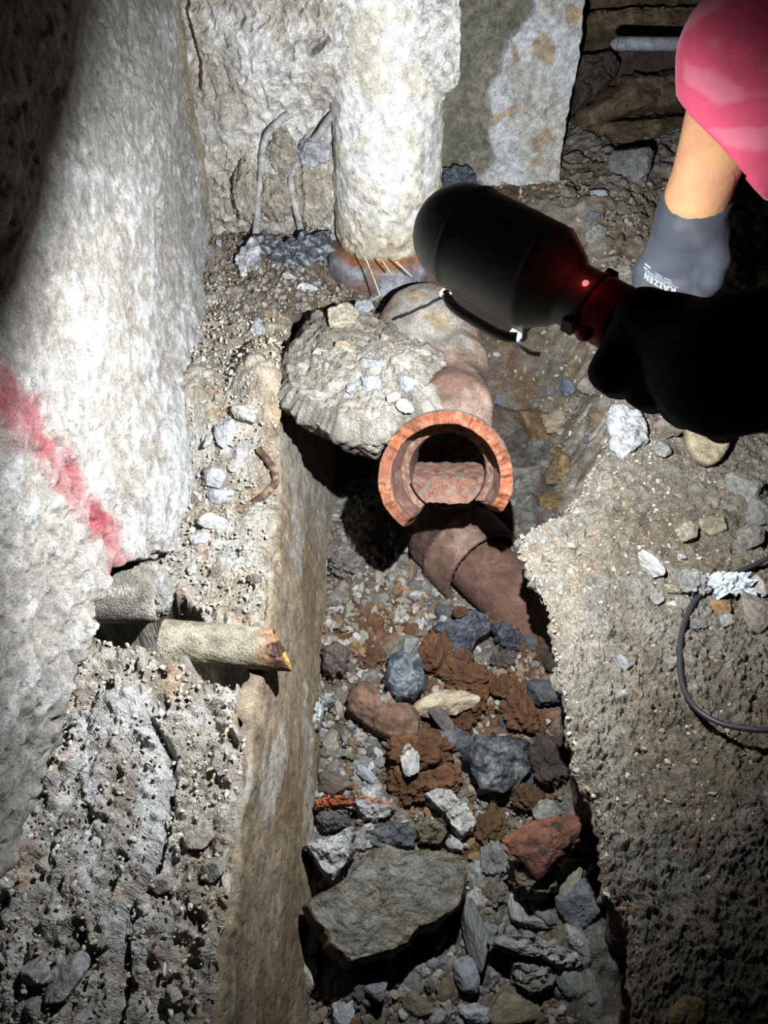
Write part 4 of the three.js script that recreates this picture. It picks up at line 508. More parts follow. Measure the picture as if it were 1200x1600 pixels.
// ---------------------------------------------------------------- things on the slab and on the bank
{
  const S = (x, z) => slabY(x, z) + 0.004;
  const list = [[1018, 880, 26, 42, [0.52, 0.5, 0.47], 'hard', 'whitish wedge of stone with a brown side lying on the slab', { yaw: 0.5, lift: 0.012 }], [1082, 914, 40, 38, [0.47, 0.46, 0.44], 'clod', 'knobbly pale grey mortar piece left of the torn white plastic'], [1052, 921, 26, 20, [0.33, 0.28, 0.2], 'hard', 'brown stone wedged against the pale knobbly mortar piece'], [1073, 832, 30, 32, [0.38, 0.33, 0.25], 'hard', 'tan angular stone half sunk in the slab, second from the black glove'], [1115, 818, 38, 28, [0.36, 0.31, 0.22], 'hard', 'tan rounded stone half sunk in the slab below the half-disc'], [1128, 946, 34, 26, [0.42, 0.24, 0.11], 'flat', 'orange-brown curled shard under the torn white plastic'], [1180, 955, 52, 60, [0.35, 0.3, 0.25], 'flat', 'large flat brown-stained block at the end of the cable curve', { lift: 0.012 }], [1185, 918, 34, 30, [0.52, 0.48, 0.43], 'hard', 'cream stone leaning on the large brown-stained block'], [1056, 946, 22, 16, [0.5, 0.48, 0.44], 'hard', 'small pale lump just left of the cable, below the brown stone'], [1092, 976, 24, 16, [0.5, 0.5, 0.48], 'clod', 'small whitish lump inside the cable curve'], [1135, 970, 24, 18, [0.45, 0.44, 0.42], 'hard', 'small grey-white lump below the orange-brown shard'], [1028, 933, 18, 18, [0.4, 0.39, 0.38], 'hard', 'small grey lump left of the brown stone on the slab'], [1048, 1034, 26, 18, [0.33, 0.3, 0.27], 'hard', 'small dull stone touching the outside of the cable curve'], [1077, 1034, 24, 18, [0.32, 0.27, 0.21], 'hard', 'small brown stone touching the inside of the cable curve'], [974, 1037, 28, 22, [0.3, 0.31, 0.32], 'hard', 'bluish grey stone sunk in the middle of the slab'], [977, 1083, 18, 16, [0.46, 0.47, 0.48], 'hard', 'small pale blue stone near the middle of the slab'], [1066, 870, 12, 12, [0.5, 0.5, 0.48], 'hard', 'tiny white chip on the slab above the cable'], [1072, 1583, 56, 30, [0.42, 0.34, 0.18], 'hard', 'yellowish stone at the near end of the slab'], [1010, 1450, 22, 24, [0.3, 0.28, 0.24], 'hard', 'dull stone in the broken near corner of the slab'], [1165, 760, 60, 46, [0.32, 0.31, 0.29], 'flat', 'grey slab piece lying right of the tan half-disc', { lift: 0.006 }], [1185, 800, 50, 50, [0.28, 0.27, 0.25], 'flat', 'darker grey slab piece at the right edge below the paler one', { lift: 0.006 }], [985, 698, 20, 14, [0.42, 0.37, 0.28], 'hard', 'small tan pebble at the lower edge of the whitish mortar flake'], [905, 800, 16, 12, [0.47, 0.42, 0.36], 'hard', 'cream pebble on the tip of the slab'], [893, 853, 14, 12, [0.52, 0.44, 0.4], 'hard', 'pinkish white pebble near the tip of the slab'], [1170, 840, 44, 30, [0.27, 0.25, 0.22], 'hard', 'dull grey stone above the cable where it leaves the picture'], [1035, 700, 26, 30, [0.36, 0.35, 0.33], 'flat', 'flat grey scrap between whitish flake and tan half-disc']];
  for (const [x, y, w, h, c, k, label, o] of list) tag(rockAt(x, y, w, h, S, c, { kind: k, ...(o ?? {}) }), label, 'stone');
  const flake = [[948, 642], [962, 628], [985, 636], [1003, 640], [1014, 668], [1008, 690], [990, 704], [972, 716], [962, 700], [950, 672]], fp = onGround(985, 670, (x, z) => slabY(x, z) + 0.026);
  tag(mesh('mortar_flake', chunkGeo(flake, fp, V(-0.1, 1, 0.25), { thick: 0.03, seed: 71, rough: 0.005, jag: 0.05, na: 120, nt: 30, dome: 0.006, under: 0.95, col: (x, y, h, r, t, tt) => scl(mixc([0.5, 0.5, 0.5], [0.66, 0.68, 0.7], sst(-0.15, 0.2, fbm(x * 20, y * 20, 2, 3))), tt) }), M('plaster', [1, 1, 1], { bump: 'fine', bs: 0.0022 })), 'whitish mortar flake lying on the slab below the black fist', 'flake');
  const disc = Array.from({ length: 28 }, (_, i) => [1110 + 37 * Math.cos(i / 28 * 6.2832), 668 + 56 * Math.sin(i / 28 * 6.2832)]), dp = onGround(1110, 695, (x, z) => slabY(x, z) + 0.036);
  tag(mesh('stone', chunkGeo(disc, dp, V(0.1, 1, 0.3), { thick: 0.016, seed: 72, rough: 0.0009, jag: 0.006, na: 100, nt: 26, dome: 0.004, under: 0.97, bev: 0.2, col: (x, y, h, r, t, tt, s) => scl(s ? [0.3, 0.24, 0.16] : mixc([0.5, 0.4, 0.27], [0.58, 0.49, 0.35], sst(-0.2, 0.2, fbm(x * 90, y * 90, 1, 2))), tt) }), M('clay', [1, 1, 1], { bump: 'fine', bs: 0.0016 })), 'flat tan half-disc poking out beneath the black fist', 'stone');
  // cable loop, raised where it leaves the frame
  const cp = [[1320, 780, 0.045], [1255, 835, 0.035], [1200, 872, 0.024], [1150, 895, 0.016], [1112, 912, 0.012], [1084, 942, 0.012], [1066, 985, 0.014], [1062, 1030, 0.016], [1068, 1075, 0.02], [1088, 1107, 0.027], [1120, 1128, 0.034], [1160, 1138, 0.042], [1210, 1141, 0.05], [1290, 1138, 0.05], [1420, 1120, 0.02]].map(([a, b, h]) => onGround(a, b, (x, z) => slabY(x, z) + h));
  tag(mesh('cable', paint(tubeGeo(cp, 0.0037, 160, 14)), M('rubber', [0.022, 0.023, 0.027], { map: null, bump: null, rough: 0.45, spec: 0.6 })), 'black cable lying in a loop across the slab', 'cable');
  // torn white plastic
  const w0 = onGround(1142, 912, (x, z) => slabY(x, z) + 0.024), wg = grid(60, 44, (u, v) => { const r = 0.9 + 0.45 * fbm(Math.atan2(v - 0.5, u - 0.5) * 2, 3, 1, 3), x = (u - 0.5) * 0.068 * r, z = (v - 0.5) * 0.046 * r, h = 0.012 * fbm(u * 4, v * 4, 3, 3) + 0.006 * N(u * 11, v * 11, 7); return [w0.x + x + 0.006 * N(u * 9, v * 9, 2), w0.y + h, w0.z + z, scl([0.42, 0.46, 0.49], 0.9 + 0.3 * N(u * 14, v * 14, 5))]; });
  tag(mesh('plastic_scrap', wg, M('plastic', [1, 1, 1], { map: null, bump: 'fine', bs: 0.001, rough: 0.45 })), 'torn bluish white plastic scrap caught on the cable', 'scrap');
  // bank
  const B = bankY;
  const wedge = [[812, 640], [840, 636], [868, 650], [866, 684], [858, 702], [836, 706], [827, 678]], wp = onGround(842, 670, (x, z) => bankY(x, z) + 0.03);
  const brown = (a, b) => (x, y, h, r, t, tt) => scl(mixc(a, b, sst(-0.2, 0.3, fbm(x * 26, y * 26, h * 26, 3))), tt);
  for (const [o, base, nrm, th, cols, label] of [[wedge, wp, V(0.1, 0.7, 0.7), 0.07, [[0.17, 0.105, 0.05], [0.25, 0.165, 0.085]], 'brown wedge-shaped brick standing out of the earth bank'], [[[745, 645], [775, 632], [812, 645], [828, 690], [826, 704], [795, 698], [770, 690], [750, 672]], onGround(790, 675, (x, z) => bankY(x, z) + 0.02), V(0, 0.6, 0.8), 0.06, [[0.13, 0.1, 0.08], [0.19, 0.155, 0.125]], 'grey-brown slab at the lower edge of the earth bank, beside the socket'], [[[862, 720], [880, 706], [896, 716], [905, 745], [893, 765], [850, 758], [853, 740]], onGround(875, 740, (x, z) => bankY(x, z) + 0.02), V(-0.1, 0.6, 0.8), 0.07, [[0.2, 0.14, 0.08], [0.3, 0.2, 0.09]], 'fibrous yellow-brown piece in the hollow behind the slab tip'], [[[842, 775], [880, 768], [894, 780], [888, 805], [862, 822], [836, 815]], onGround(864, 795, (x, z) => bankY(x, z) + 0.02), V(-0.1, 0.6, 0.8), 0.07, [[0.2, 0.125, 0.06], [0.26, 0.165, 0.08]], 'brown brick low in the hollow behind the slab tip'], [[[802, 712], [830, 708], [840, 722], [836, 742], [808, 744]], onGround(820, 727, (x, z) => bankY(x, z) + 0.01), V(0, 0.6, 0.8), 0.05, [[0.16, 0.1, 0.08], [0.2, 0.13, 0.1]], 'dull reddish brick deep in the hollow right of the socket'], [[[800, 752], [832, 748], [850, 762], [845, 800], [820, 822], [806, 800]], onGround(825, 785, (x, z) => bankY(x, z) + 0.01), V(0, 0.6, 0.8), 0.05, [[0.13, 0.1, 0.085], [0.19, 0.16, 0.14]], 'grey-brown rough stone right of the lower clay bend']]) tag(mesh('brick', chunkGeo(o, base, nrm, { thick: th, seed: 80 + o[0][0], rough: 0.006, na: 90, nt: 20, jag: 0.03, bev: 0.15, under: 0.95, col: brown(...cols) }), M('brick', [1, 1, 1], { bump: 'grit', bs: 0.0022 })), label, 'brick');
  for (const [x, y, w, h, c, k, label, o] of [[866, 658, 46, 28, [0.36, 0.29, 0.2], 'hard', 'smooth rounded tan pebble on the earth bank', { lift: 0.012, yaw: 0.2 }], [896, 626, 20, 34, [0.27, 0.24, 0.2], 'flat', 'upright flat grey-tan pebble on the earth bank'], [888, 604, 24, 28, [0.15, 0.17, 0.21], 'hard', 'blue-grey stone on the bank above the upright pebble'], [922, 603, 32, 30, [0.27, 0.25, 0.21], 'hard', 'grey angular stone on the bank left of the black finger'], [945, 604, 28, 30, [0.17, 0.19, 0.23], 'flat', 'slate-blue stone on the bank tucked under the black finger'], [860, 612, 16, 14, [0.25, 0.26, 0.28], 'hard', 'small pale blue stone on the bank, leftmost of the blue ones'], [876, 673, 14, 10, [0.38, 0.37, 0.36], 'hard', 'tiny white chip below the smooth tan pebble'], [918, 686, 16, 12, [0.14, 0.16, 0.2], 'hard', 'small blue stone on the bank beside the slab edge'], [932, 655, 26, 24, [0.24, 0.19, 0.11], 'hard', 'olive brown stone on the bank touching the whitish flake'], [886, 636, 14, 14, [0.33, 0.27, 0.18], 'hard', 'small yellow-tan pebble left of the upright pebble'], [934, 305, 28, 16, [0.52, 0.55, 0.58], 'flat', 'white oval pebble on the cracked ground by the torch'], [928, 340, 20, 18, [0.2, 0.215, 0.24], 'hard', 'dark blue-grey pebble below the white oval pebble'], [930, 368, 30, 26, [0.42, 0.41, 0.38], 'hard', 'pale stone in the cracked ground nearest the torch shoulder'], [975, 425, 24, 20, [0.4, 0.37, 0.31], 'hard', 'pale stone below the black glove, by the torch neck'], [990, 255, 70, 60, [0.28, 0.285, 0.28], 'flat', 'large grey slab stone leaning beside the bare forearm', { lift: 0.02 }], [965, 250, 40, 16, [0.24, 0.22, 0.2], 'hard', 'dark flat stone on the crack above the white oval pebble']]) tag(rockAt(x, y, w, h, B, c, { kind: k, ...(o ?? {}) }), label, 'stone');
}
// ---------------------------------------------------------------- rubble in the trench
{
  const Tt = trenchY, slate = [0.062, 0.068, 0.084], rust = [0.145, 0.064, 0.025], white = [0.5, 0.49, 0.47], grey = [0.27, 0.275, 0.275], olive = [0.15, 0.13, 0.085];
  const big = (o, c, th, label, x = {}) => { let mx = 0, my = 0; for (const q of o) { mx += q[0] / o.length; my += q[1] / o.length; } const p = onGround(mx, my, (a, b) => trenchY(a, b) + th * (x.up ?? 0.75)); return tag(mesh(x.name ?? 'stone', chunkGeo(o, p, x.n ?? V(0, 1, 0.25), { thick: th, na: x.na ?? 100, nt: x.nt ?? 26, seed: rockNo++ + 3, rough: x.rough ?? 0.006, jag: x.jag ?? 0.06, dome: x.dome, under: x.under ?? 0.8, bev: x.bev ?? 0.15, grain: x.grain, gsize: x.gsize, freq: x.freq, col: x.col ?? ((X, Y, h, r, t, tt) => scl(mixc(c, x.alt ?? scl(c, 1.35), sst(-0.1, 0.35, fbm(X * 24, Y * 24, h * 24 + th * 99, 3))), tt)) }), M(x.mat ?? 'stone', [0.84, 0.84, 0.84], { bump: x.bump ?? 'fine', bs: x.bs ?? 0.002, rough: x.gl ?? 0.9 })), label, x.cat ?? 'stone'); };
  big([[672, 982], [690, 970], [712, 966], [735, 947], [765, 960], [772, 985], [748, 1000], [738, 1018], [712, 1022], [695, 1002]], slate, 0.05, 'large blue-black angular lump just below the lower clay bend', { gl: 0.6, jag: 0.09 });
  big([[768, 975], [800, 968], [818, 990], [812, 1016], [785, 1010]], slate, 0.04, 'blue-black angular stone under the pipe, right of the largest one', { gl: 0.6 });
  big([[606, 1030], [618, 1014], [656, 1018], [666, 1050], [662, 1078], [648, 1094], [618, 1092], [604, 1068]], [0.085, 0.095, 0.115], 0.055, 'upright blue-black block with a pale shiny face left of the rusty clods', { gl: 0.5, alt: [0.2, 0.22, 0.25] });
  big([[542, 1078], [556, 1062], [572, 1060], [594, 1074], [588, 1092], [606, 1102], [640, 1096], [658, 1118], [655, 1150], [632, 1166], [600, 1152], [566, 1132], [543, 1110]], [0.15, 0.085, 0.058], 0.05, 'smooth chocolate brown two-lobed clod of clay', { dome: 0.016, bs: 0.0012, rough: 0.004 });
  big([[726, 1168], [745, 1145], [800, 1146], [826, 1160], [832, 1200], [815, 1228], [786, 1242], [748, 1236], [734, 1205]], [0.06, 0.068, 0.076], 0.07, 'big dark rock with a grey patch, lowest of the blue-black rocks', { gl: 0.65, alt: [0.17, 0.18, 0.18], rough: 0.008 });
  big([[550, 1252], [565, 1228], [590, 1225], [602, 1242], [618, 1264], [604, 1280], [575, 1282], [558, 1266]], white, 0.045, 'whitish stone with a thin orange stripe across it', { col: (x, y, h, r, t, tt) => scl(Math.abs(y + 0.25 * x - 0.004 + 0.004 * N(x * 60, 1, 1)) < 0.004 ? [0.48, 0.26, 0.17] : [0.46, 0.46, 0.45], tt) });
  big([[664, 1240], [680, 1228], [703, 1230], [716, 1246], [735, 1262], [747, 1285], [737, 1302], [722, 1312], [706, 1292], [695, 1270], [676, 1258]], [0.55, 0.53, 0.5], 0.045, 'long white stone slanting down below the rusty clods', { alt: [0.5, 0.42, 0.36] });
  big([[474, 1322], [486, 1310], [512, 1308], [532, 1298], [543, 1290], [553, 1300], [551, 1325], [543, 1350], [520, 1380], [504, 1366], [490, 1342]], [0.4, 0.4, 0.395], 0.07, 'pale grey three-cornered stone by the smooth trench side', { up: 1.1, alt: [0.5, 0.5, 0.49] });
  big([[572, 1300], [590, 1284], [630, 1284], [650, 1296], [646, 1322], [610, 1328], [578, 1322]], [0.09, 0.095, 0.1], 0.03, 'flat dark slate behind the large concrete chunk');
  big([[644, 1290], [660, 1276], [690, 1280], [702, 1300], [690, 1322], [660, 1318]], olive, 0.05, 'mossy olive stone behind the large concrete chunk');
  big([[470, 1412], [500, 1392], [530, 1374], [560, 1346], [582, 1322], [605, 1314], [631, 1328], [674, 1322], [717, 1330], [740, 1362], [736, 1392], [724, 1416], [688, 1442], [660, 1450], [640, 1478], [615, 1492], [575, 1500], [545, 1510], [510, 1480], [488, 1448]], [0.215, 0.205, 0.17], 0.1, 'largest chunk of grey concrete, flat topped, near the front of the trench', { name: 'concrete_chunk', cat: 'rubble', n: V(0.12, 1, 0.12), up: 1.05, na: 200, nt: 64, rough: 0.005, jag: 0.05, under: 0.82, grain: 0.0018, gsize: 0.006, bump: 'grit2', bs: 0.002, dome: 0.004, col: (x, y, h, r, t, tt, side) => scl(side || r > 0.85 ? mixc([0.2, 0.17, 0.115], [0.27, 0.24, 0.18], sst(-0.2, 0.3, fbm(x * 60, y * 60, h * 60, 3))) : mixc([0.225, 0.225, 0.2], [0.21, 0.185, 0.14], sst(-0.1, 0.3, fbm(x * 18, y * 18, 3, 3))), tt) });
  big([[788, 1314], [815, 1292], [848, 1282], [880, 1274], [930, 1262], [945, 1290], [905, 1322], [880, 1345], [858, 1364], [843, 1380], [826, 1362], [806, 1340]], [0.24, 0.095, 0.06], 0.022, 'curved terracotta pipe fragment sticking out from under the slab', { name: 'terracotta_fragment', cat: 'fragment', up: 4.2, n: V(0.05, 1, 0.3), dome: 0.022, rough: 0.003, jag: 0.02, bump: 'grit2', bs: 0.0014, col: (x, y, h, r, t, tt, s) => scl(s || r > 0.93 ? [0.36, 0.125, 0.06] : mixc([0.22, 0.09, 0.06], [0.07, 0.045, 0.035], sst(0.25, 0.4, fbm(x * 60, y * 60, 4, 3))), tt) });
  big([[800, 1345], [825, 1345], [868, 1365], [874, 1385], [852, 1402], [822, 1396], [804, 1375]], olive, 0.07, 'olive mortar lump carrying the terracotta fragment', { up: 0.9, grain: 0.003, gsize: 0.006 });
  big([[760, 1474], [785, 1462], [830, 1458], [870, 1474], [905, 1488], [915, 1506], [900, 1518], [872, 1510], [842, 1496], [800, 1492]], [0.33, 0.335, 0.315], 0.05, 'long pale rock lying crosswise at the right of the trench front', { up: 1.2 });
  big([[800, 1505], [835, 1500], [872, 1514], [868, 1545], [830, 1556], [806, 1538]], [0.26, 0.265, 0.25], 0.055, 'grey layered rock directly below the long pale rock', { alt: [0.33, 0.32, 0.29] });
  big([[494, 1252], [510, 1244], [550, 1246], [552, 1258], [520, 1260], [492, 1262]], [0.42, 0.11, 0.035], 0.02, 'bright orange brick sliver by the smooth trench side', { name: 'brick', cat: 'brick', up: 2.2 });
  big([[490, 1276], [505, 1262], [545, 1264], [548, 1292], [510, 1300]], [0.1, 0.09, 0.085], 0.04, 'dark stone below the bright orange brick sliver');
  big([[482, 1135], [492, 1100], [508, 1082], [522, 1080], [520, 1092], [505, 1110], [498, 1140]], [0.46, 0.46, 0.45], 0.03, 'narrow white strip of mortar standing along the trench side', { up: 1.6 });
  big([[505, 1010], [530, 1000], [546, 1018], [540, 1045], [520, 1056], [504, 1040]], [0.13, 0.095, 0.085], 0.045, 'reddish grey block against the smooth trench side');
  const each = [[684, 1026, 52, 58, rust, 'clod', 'crumbly rust-brown clod right of the upright blue-black block'], [730, 1062, 80, 44, rust, 'clod', 'long rust-brown clod in the middle of the trench'], [742, 1092, 44, 46, rust, 'clod', 'rust-brown clod under the right end of the long one'], [790, 1077, 46, 32, rust, 'clod', 'rust-brown clod right of the long one, the upper of two'], [815, 1112, 54, 62, rust, 'clod', 'rust-brown clod right of the long one, the lower of two'], [857, 1020, 32, 48, rust, 'clod', 'rust-brown clod tucked against the slab edge'], [720, 1128, 38, 40, rust, 'clod', 'small cube-like rust clod beneath the whitish shard'], [664, 1176, 104, 52, rust, 'clod', 'wide rust-brown clod behind the small white stone'], [640, 1228, 60, 52, rust, 'clod', 'rust-brown clod at the left end of the lowest rusty row'], [694, 1216, 60, 36, [0.22, 0.1, 0.045], 'clod', 'paler rust clod at the right end of the lowest rusty row'], [765, 1294, 48, 50, [0.15, 0.085, 0.035], 'clod', 'olive rust clod right of the long white stone'], [830, 1250, 60, 34, [0.12, 0.065, 0.03], 'clod', 'dark brown clod above the terracotta fragment'], [585, 985, 70, 46, [0.16, 0.078, 0.034], 'clod', 'flat rusty mass on the gravel left of the blue-black lump', { lift: -0.012 }], [575, 1030, 46, 44, [0.15, 0.075, 0.035], 'clod', 'rusty mass beside the reddish grey block', { lift: -0.008 }], [725, 1030, 34, 26, [0.17, 0.08, 0.04], 'clod', 'small rust clod under the largest blue-black lump'], [720, 957, 22, 16, [0.2, 0.1, 0.045], 'clod', 'rusty scrap on top of the largest blue-black lump', { lift: 0.045 }], [778, 965, 30, 22, [0.2, 0.11, 0.05], 'clod', 'tan rust lump touching the underside of the clay pipe', { lift: 0.03 }],
    [697, 1098, 82, 42, [0.46, 0.38, 0.26], 'hard', 'whitish ochre shard in the midst of the rusty clods', { lift: 0.03 }], [853, 1082, 44, 56, [0.07, 0.075, 0.08], 'hard', 'dark slate stone against the slab edge, below the rust clod'], [639, 1189, 28, 40, white, 'hard', 'small white stone lying on the wide rust clod', { lift: 0.045 }], [686, 1115, 22, 60, [0.14, 0.125, 0.115], 'flat', 'thin grey-brown flake propped on the whitish shard', { lift: 0.045, yaw: 0.5 }], [516, 1160, 30, 32, [0.26, 0.235, 0.195], 'hard', 'tan stone in the gravel beside the chocolate clod'], [652, 976, 18, 26, [0.42, 0.43, 0.43], 'flat', 'small white flat stone left of the largest blue-black lump'], [700, 960, 46, 28, [0.09, 0.095, 0.105], 'hard', 'dark stone behind the largest blue-black lump'], [712, 1158, 54, 46, [0.12, 0.13, 0.14], 'hard', 'blue-grey stone between wide rust clod and big dark rock'], [561, 1315, 24, 28, [0.3, 0.3, 0.3], 'hard', 'small grey stone touching the three-cornered pale stone'], [853, 1268, 44, 24, [0.3, 0.29, 0.27], 'flat', 'flat oval pebble above the terracotta fragment', { lift: 0.03 }], [905, 1405, 58, 58, [0.22, 0.235, 0.245], 'hard', 'blue-grey rounded rock under the slab edge'], [888, 1374, 36, 52, [0.31, 0.29, 0.22], 'hard', 'tan and white stone right of the terracotta fragment'], [888, 1538, 38, 56, [0.24, 0.255, 0.26], 'hard', 'grey block right of the layered rock'], [741, 1455, 36, 88, [0.25, 0.255, 0.255], 'hard', 'tall grey rock standing beside the large concrete chunk', { lift: 0.03, yaw: 0.1 }], [727, 1524, 38, 46, [0.3, 0.33, 0.36], 'flat', 'pale bluish stone in front of the tall grey rock', { lift: 0.02 }], [748, 1582, 54, 38, [0.46, 0.48, 0.5], 'hard', 'white stone at the bottom edge, middle of the trench'], [803, 1576, 80, 46, [0.25, 0.215, 0.14], 'flat', 'olive tan slab stone at the bottom edge', { lift: 0.012 }], [471, 1517, 42, 56, [0.46, 0.42, 0.35], 'hard', 'cream stone at the foot of the smooth trench side', { lift: 0.02 }], [536, 1583, 42, 36, [0.42, 0.44, 0.45], 'hard', 'grey white stone at the bottom edge by the trench side'], [625, 1548, 17, 36, [0.32, 0.3, 0.23], 'hard', 'upright tan oblong pebble in front of the concrete chunk'], [655, 1571, 54, 28, [0.2, 0.18, 0.125], 'hard', 'olive block at the bottom edge, left of the white stone'], [812, 1421, 28, 50, [0.4, 0.4, 0.38], 'hard', 'white wedge below the terracotta fragment', { lift: 0.015 }], [900, 1463, 30, 38, [0.42, 0.42, 0.41], 'hard', 'bright wedge-shaped stone behind the long pale rock', { lift: 0.012 }], [487, 1466, 30, 44, [0.27, 0.29, 0.31], 'hard', 'blue-grey stone tucked under the left end of the concrete chunk', { lift: 0.02 }], [690, 1507, 26, 24, [0.24, 0.25, 0.26], 'hard', 'small blue-grey stone in the shade of the concrete chunk'], [756, 1340, 15, 32, [0.26, 0.26, 0.26], 'hard', 'slim upright pebble right of the concrete chunk', { lift: 0.02 }], [708, 1322, 26, 18, [0.46, 0.45, 0.43], 'hard', 'whitish chip under the tip of the long white stone', { lift: 0.012 }], [778, 1345, 44, 40, [0.33, 0.33, 0.31], 'clod', 'pale mortar lump left of the terracotta fragment'], [775, 1400, 46, 34, [0.25, 0.225, 0.17], 'clod', 'tan mortar lump below the slim upright pebble'], [850, 1440, 60, 24, [0.32, 0.31, 0.28], 'hard', 'pale stone behind the long pale rock'], [560, 1545, 60, 50, [0.19, 0.18, 0.16], 'clod', 'dull mortar lump right of the cream stone'], [915, 1545, 30, 40, [0.23, 0.21, 0.18], 'hard', 'brownish rock at the foot of the slab'], [590, 1548, 34, 22, [0.26, 0.28, 0.29], 'flat', 'grey flat chip on the dull mortar lump', { lift: 0.04 }], [575, 1215, 16, 42, [0.36, 0.38, 0.39], 'hard', 'narrow bluish white piece above the orange-striped stone', { yaw: 0.7, lift: 0.015 }], [520, 1225, 56, 34, [0.13, 0.105, 0.075], 'hard', 'dark olive stone above the orange brick sliver'], [655, 930, 26, 16, [0.42, 0.42, 0.41], 'hard', 'white chip on the grey gravel below the clay elbow'], [640, 925, 22, 10, [0.4, 0.15, 0.06], 'hard', 'orange clay chip next to the white chip below the elbow'], [540, 880, 40, 40, [0.24, 0.22, 0.19], 'clod', 'grey mortar lump in the gravel at the far left of the trench'], [590, 935, 30, 20, [0.22, 0.21, 0.19], 'hard', 'grey stone in the gravel below the socket shadow'], [830, 1000, 30, 30, [0.085, 0.088, 0.095], 'hard', 'dark stone between clay pipe and rust clod at the slab'], [790, 1035, 40, 30, [0.13, 0.1, 0.08], 'clod', 'dull brown clod above the upper of two rust clods'], [862, 1190, 60, 60, [0.07, 0.05, 0.04], 'clod', 'dark earth clod in the hollow under the slab']];
  for (const [x, y, w, h, c, k, label, o] of each) tag(rockAt(x, y, w, h, Tt, scl(c, 0.82), { kind: k, ...(o ?? {}) }), label, k === 'clod' && c[0] > c[2] * 2.2 ? 'clod' : 'stone');
  // loose smaller stones
  const r = rng(77), zones = [['the gravel at the far end of the trench', 500, 640, 870, 960, 8, 10, 20], ['the gravel along the smooth trench side', 490, 600, 1120, 1260, 26, 10, 26], ['the rust-brown clods', 600, 870, 960, 1250, 26, 12, 26], ['the heap right of the concrete chunk', 730, 930, 1340, 1600, 56, 14, 36], ['the heap in front of the concrete chunk', 460, 730, 1500, 1600, 36, 14, 36]];
  for (const [where, x0, x1, y0, y1, n, s0, s1] of zones) for (let i = 0; i < n; i++) {
    const x = mix(x0, x1, r()), y = mix(y0, y1, r()), s = mix(s0, s1, r() ** 1.6), q = r(), t = r(), k = where.startsWith('the rust') ? (q < 0.6 ? 3 : q < 0.85 ? 4 : 1) : q < 0.22 ? 0 : q < 0.78 ? 1 : 2;
    const c = [scl(olive, 1.2), scl(grey, 0.7 + 0.45 * t), scl(white, 0.72 + 0.2 * t), scl(rust, 0.7 + 0.5 * t), scl(slate, 1.2)][k], w = ['olive brown stone', 'grey stone', 'whitish stone', 'rust-brown clod', 'blue-black chip'][k], big2 = s > mix(s0, s1, 0.3) ? 'middling ' : 'small ';
    tag(rockAt(x, y, s, s * mix(0.7, 1.3, r()), Tt, scl(c, 0.8), { list: SMALL, lift: 0.001 + 0.006 * r(), yaw: r() * 6 }), null, k === 3 ? 'clod' : 'stone', big2 + w + 's in ' + where).userData.kindOf = [big2 + w, where.replace('the heap', 'the rubble').replace('concrete ', '').replace('smooth ', '').replace('gravel along', 'gravel by').replace('far end of the trench', 'far trench end')];
  }
}
{ // the smaller stones of one look are told apart by their order from left to right
  const sets = {}, ord = ['leftmost', 'second', 'third', 'fourth', 'fifth', 'sixth', 'seventh', 'eighth', 'ninth', 'tenth', 'eleventh', 'twelfth', 'thirteenth', 'fourteenth', 'fifteenth', 'sixteenth', 'seventeenth', 'eighteenth', 'nineteenth', 'twentieth'];
  for (const o of scene.children) if (o.userData.kindOf) (sets[o.userData.group] ??= []).push(o);
  for (const l of Object.values(sets)) { l.sort((a, b) => a.position.x / depthOf(a.position) - b.position.x / depthOf(b.position)); l.forEach((o, i) => { const [w, where] = o.userData.kindOf; o.userData.label = l.length === 1 ? `the only ${w} among ${where}` : i === l.length - 1 && i > 0 ? `rightmost ${w} among ${where}` : i === 0 ? `leftmost ${w} among ${where}` : `${w}, ${ord[i]} from the left among ${where}`; if (l.length === 1) delete o.userData.group; delete o.userData.kindOf; }); }
}
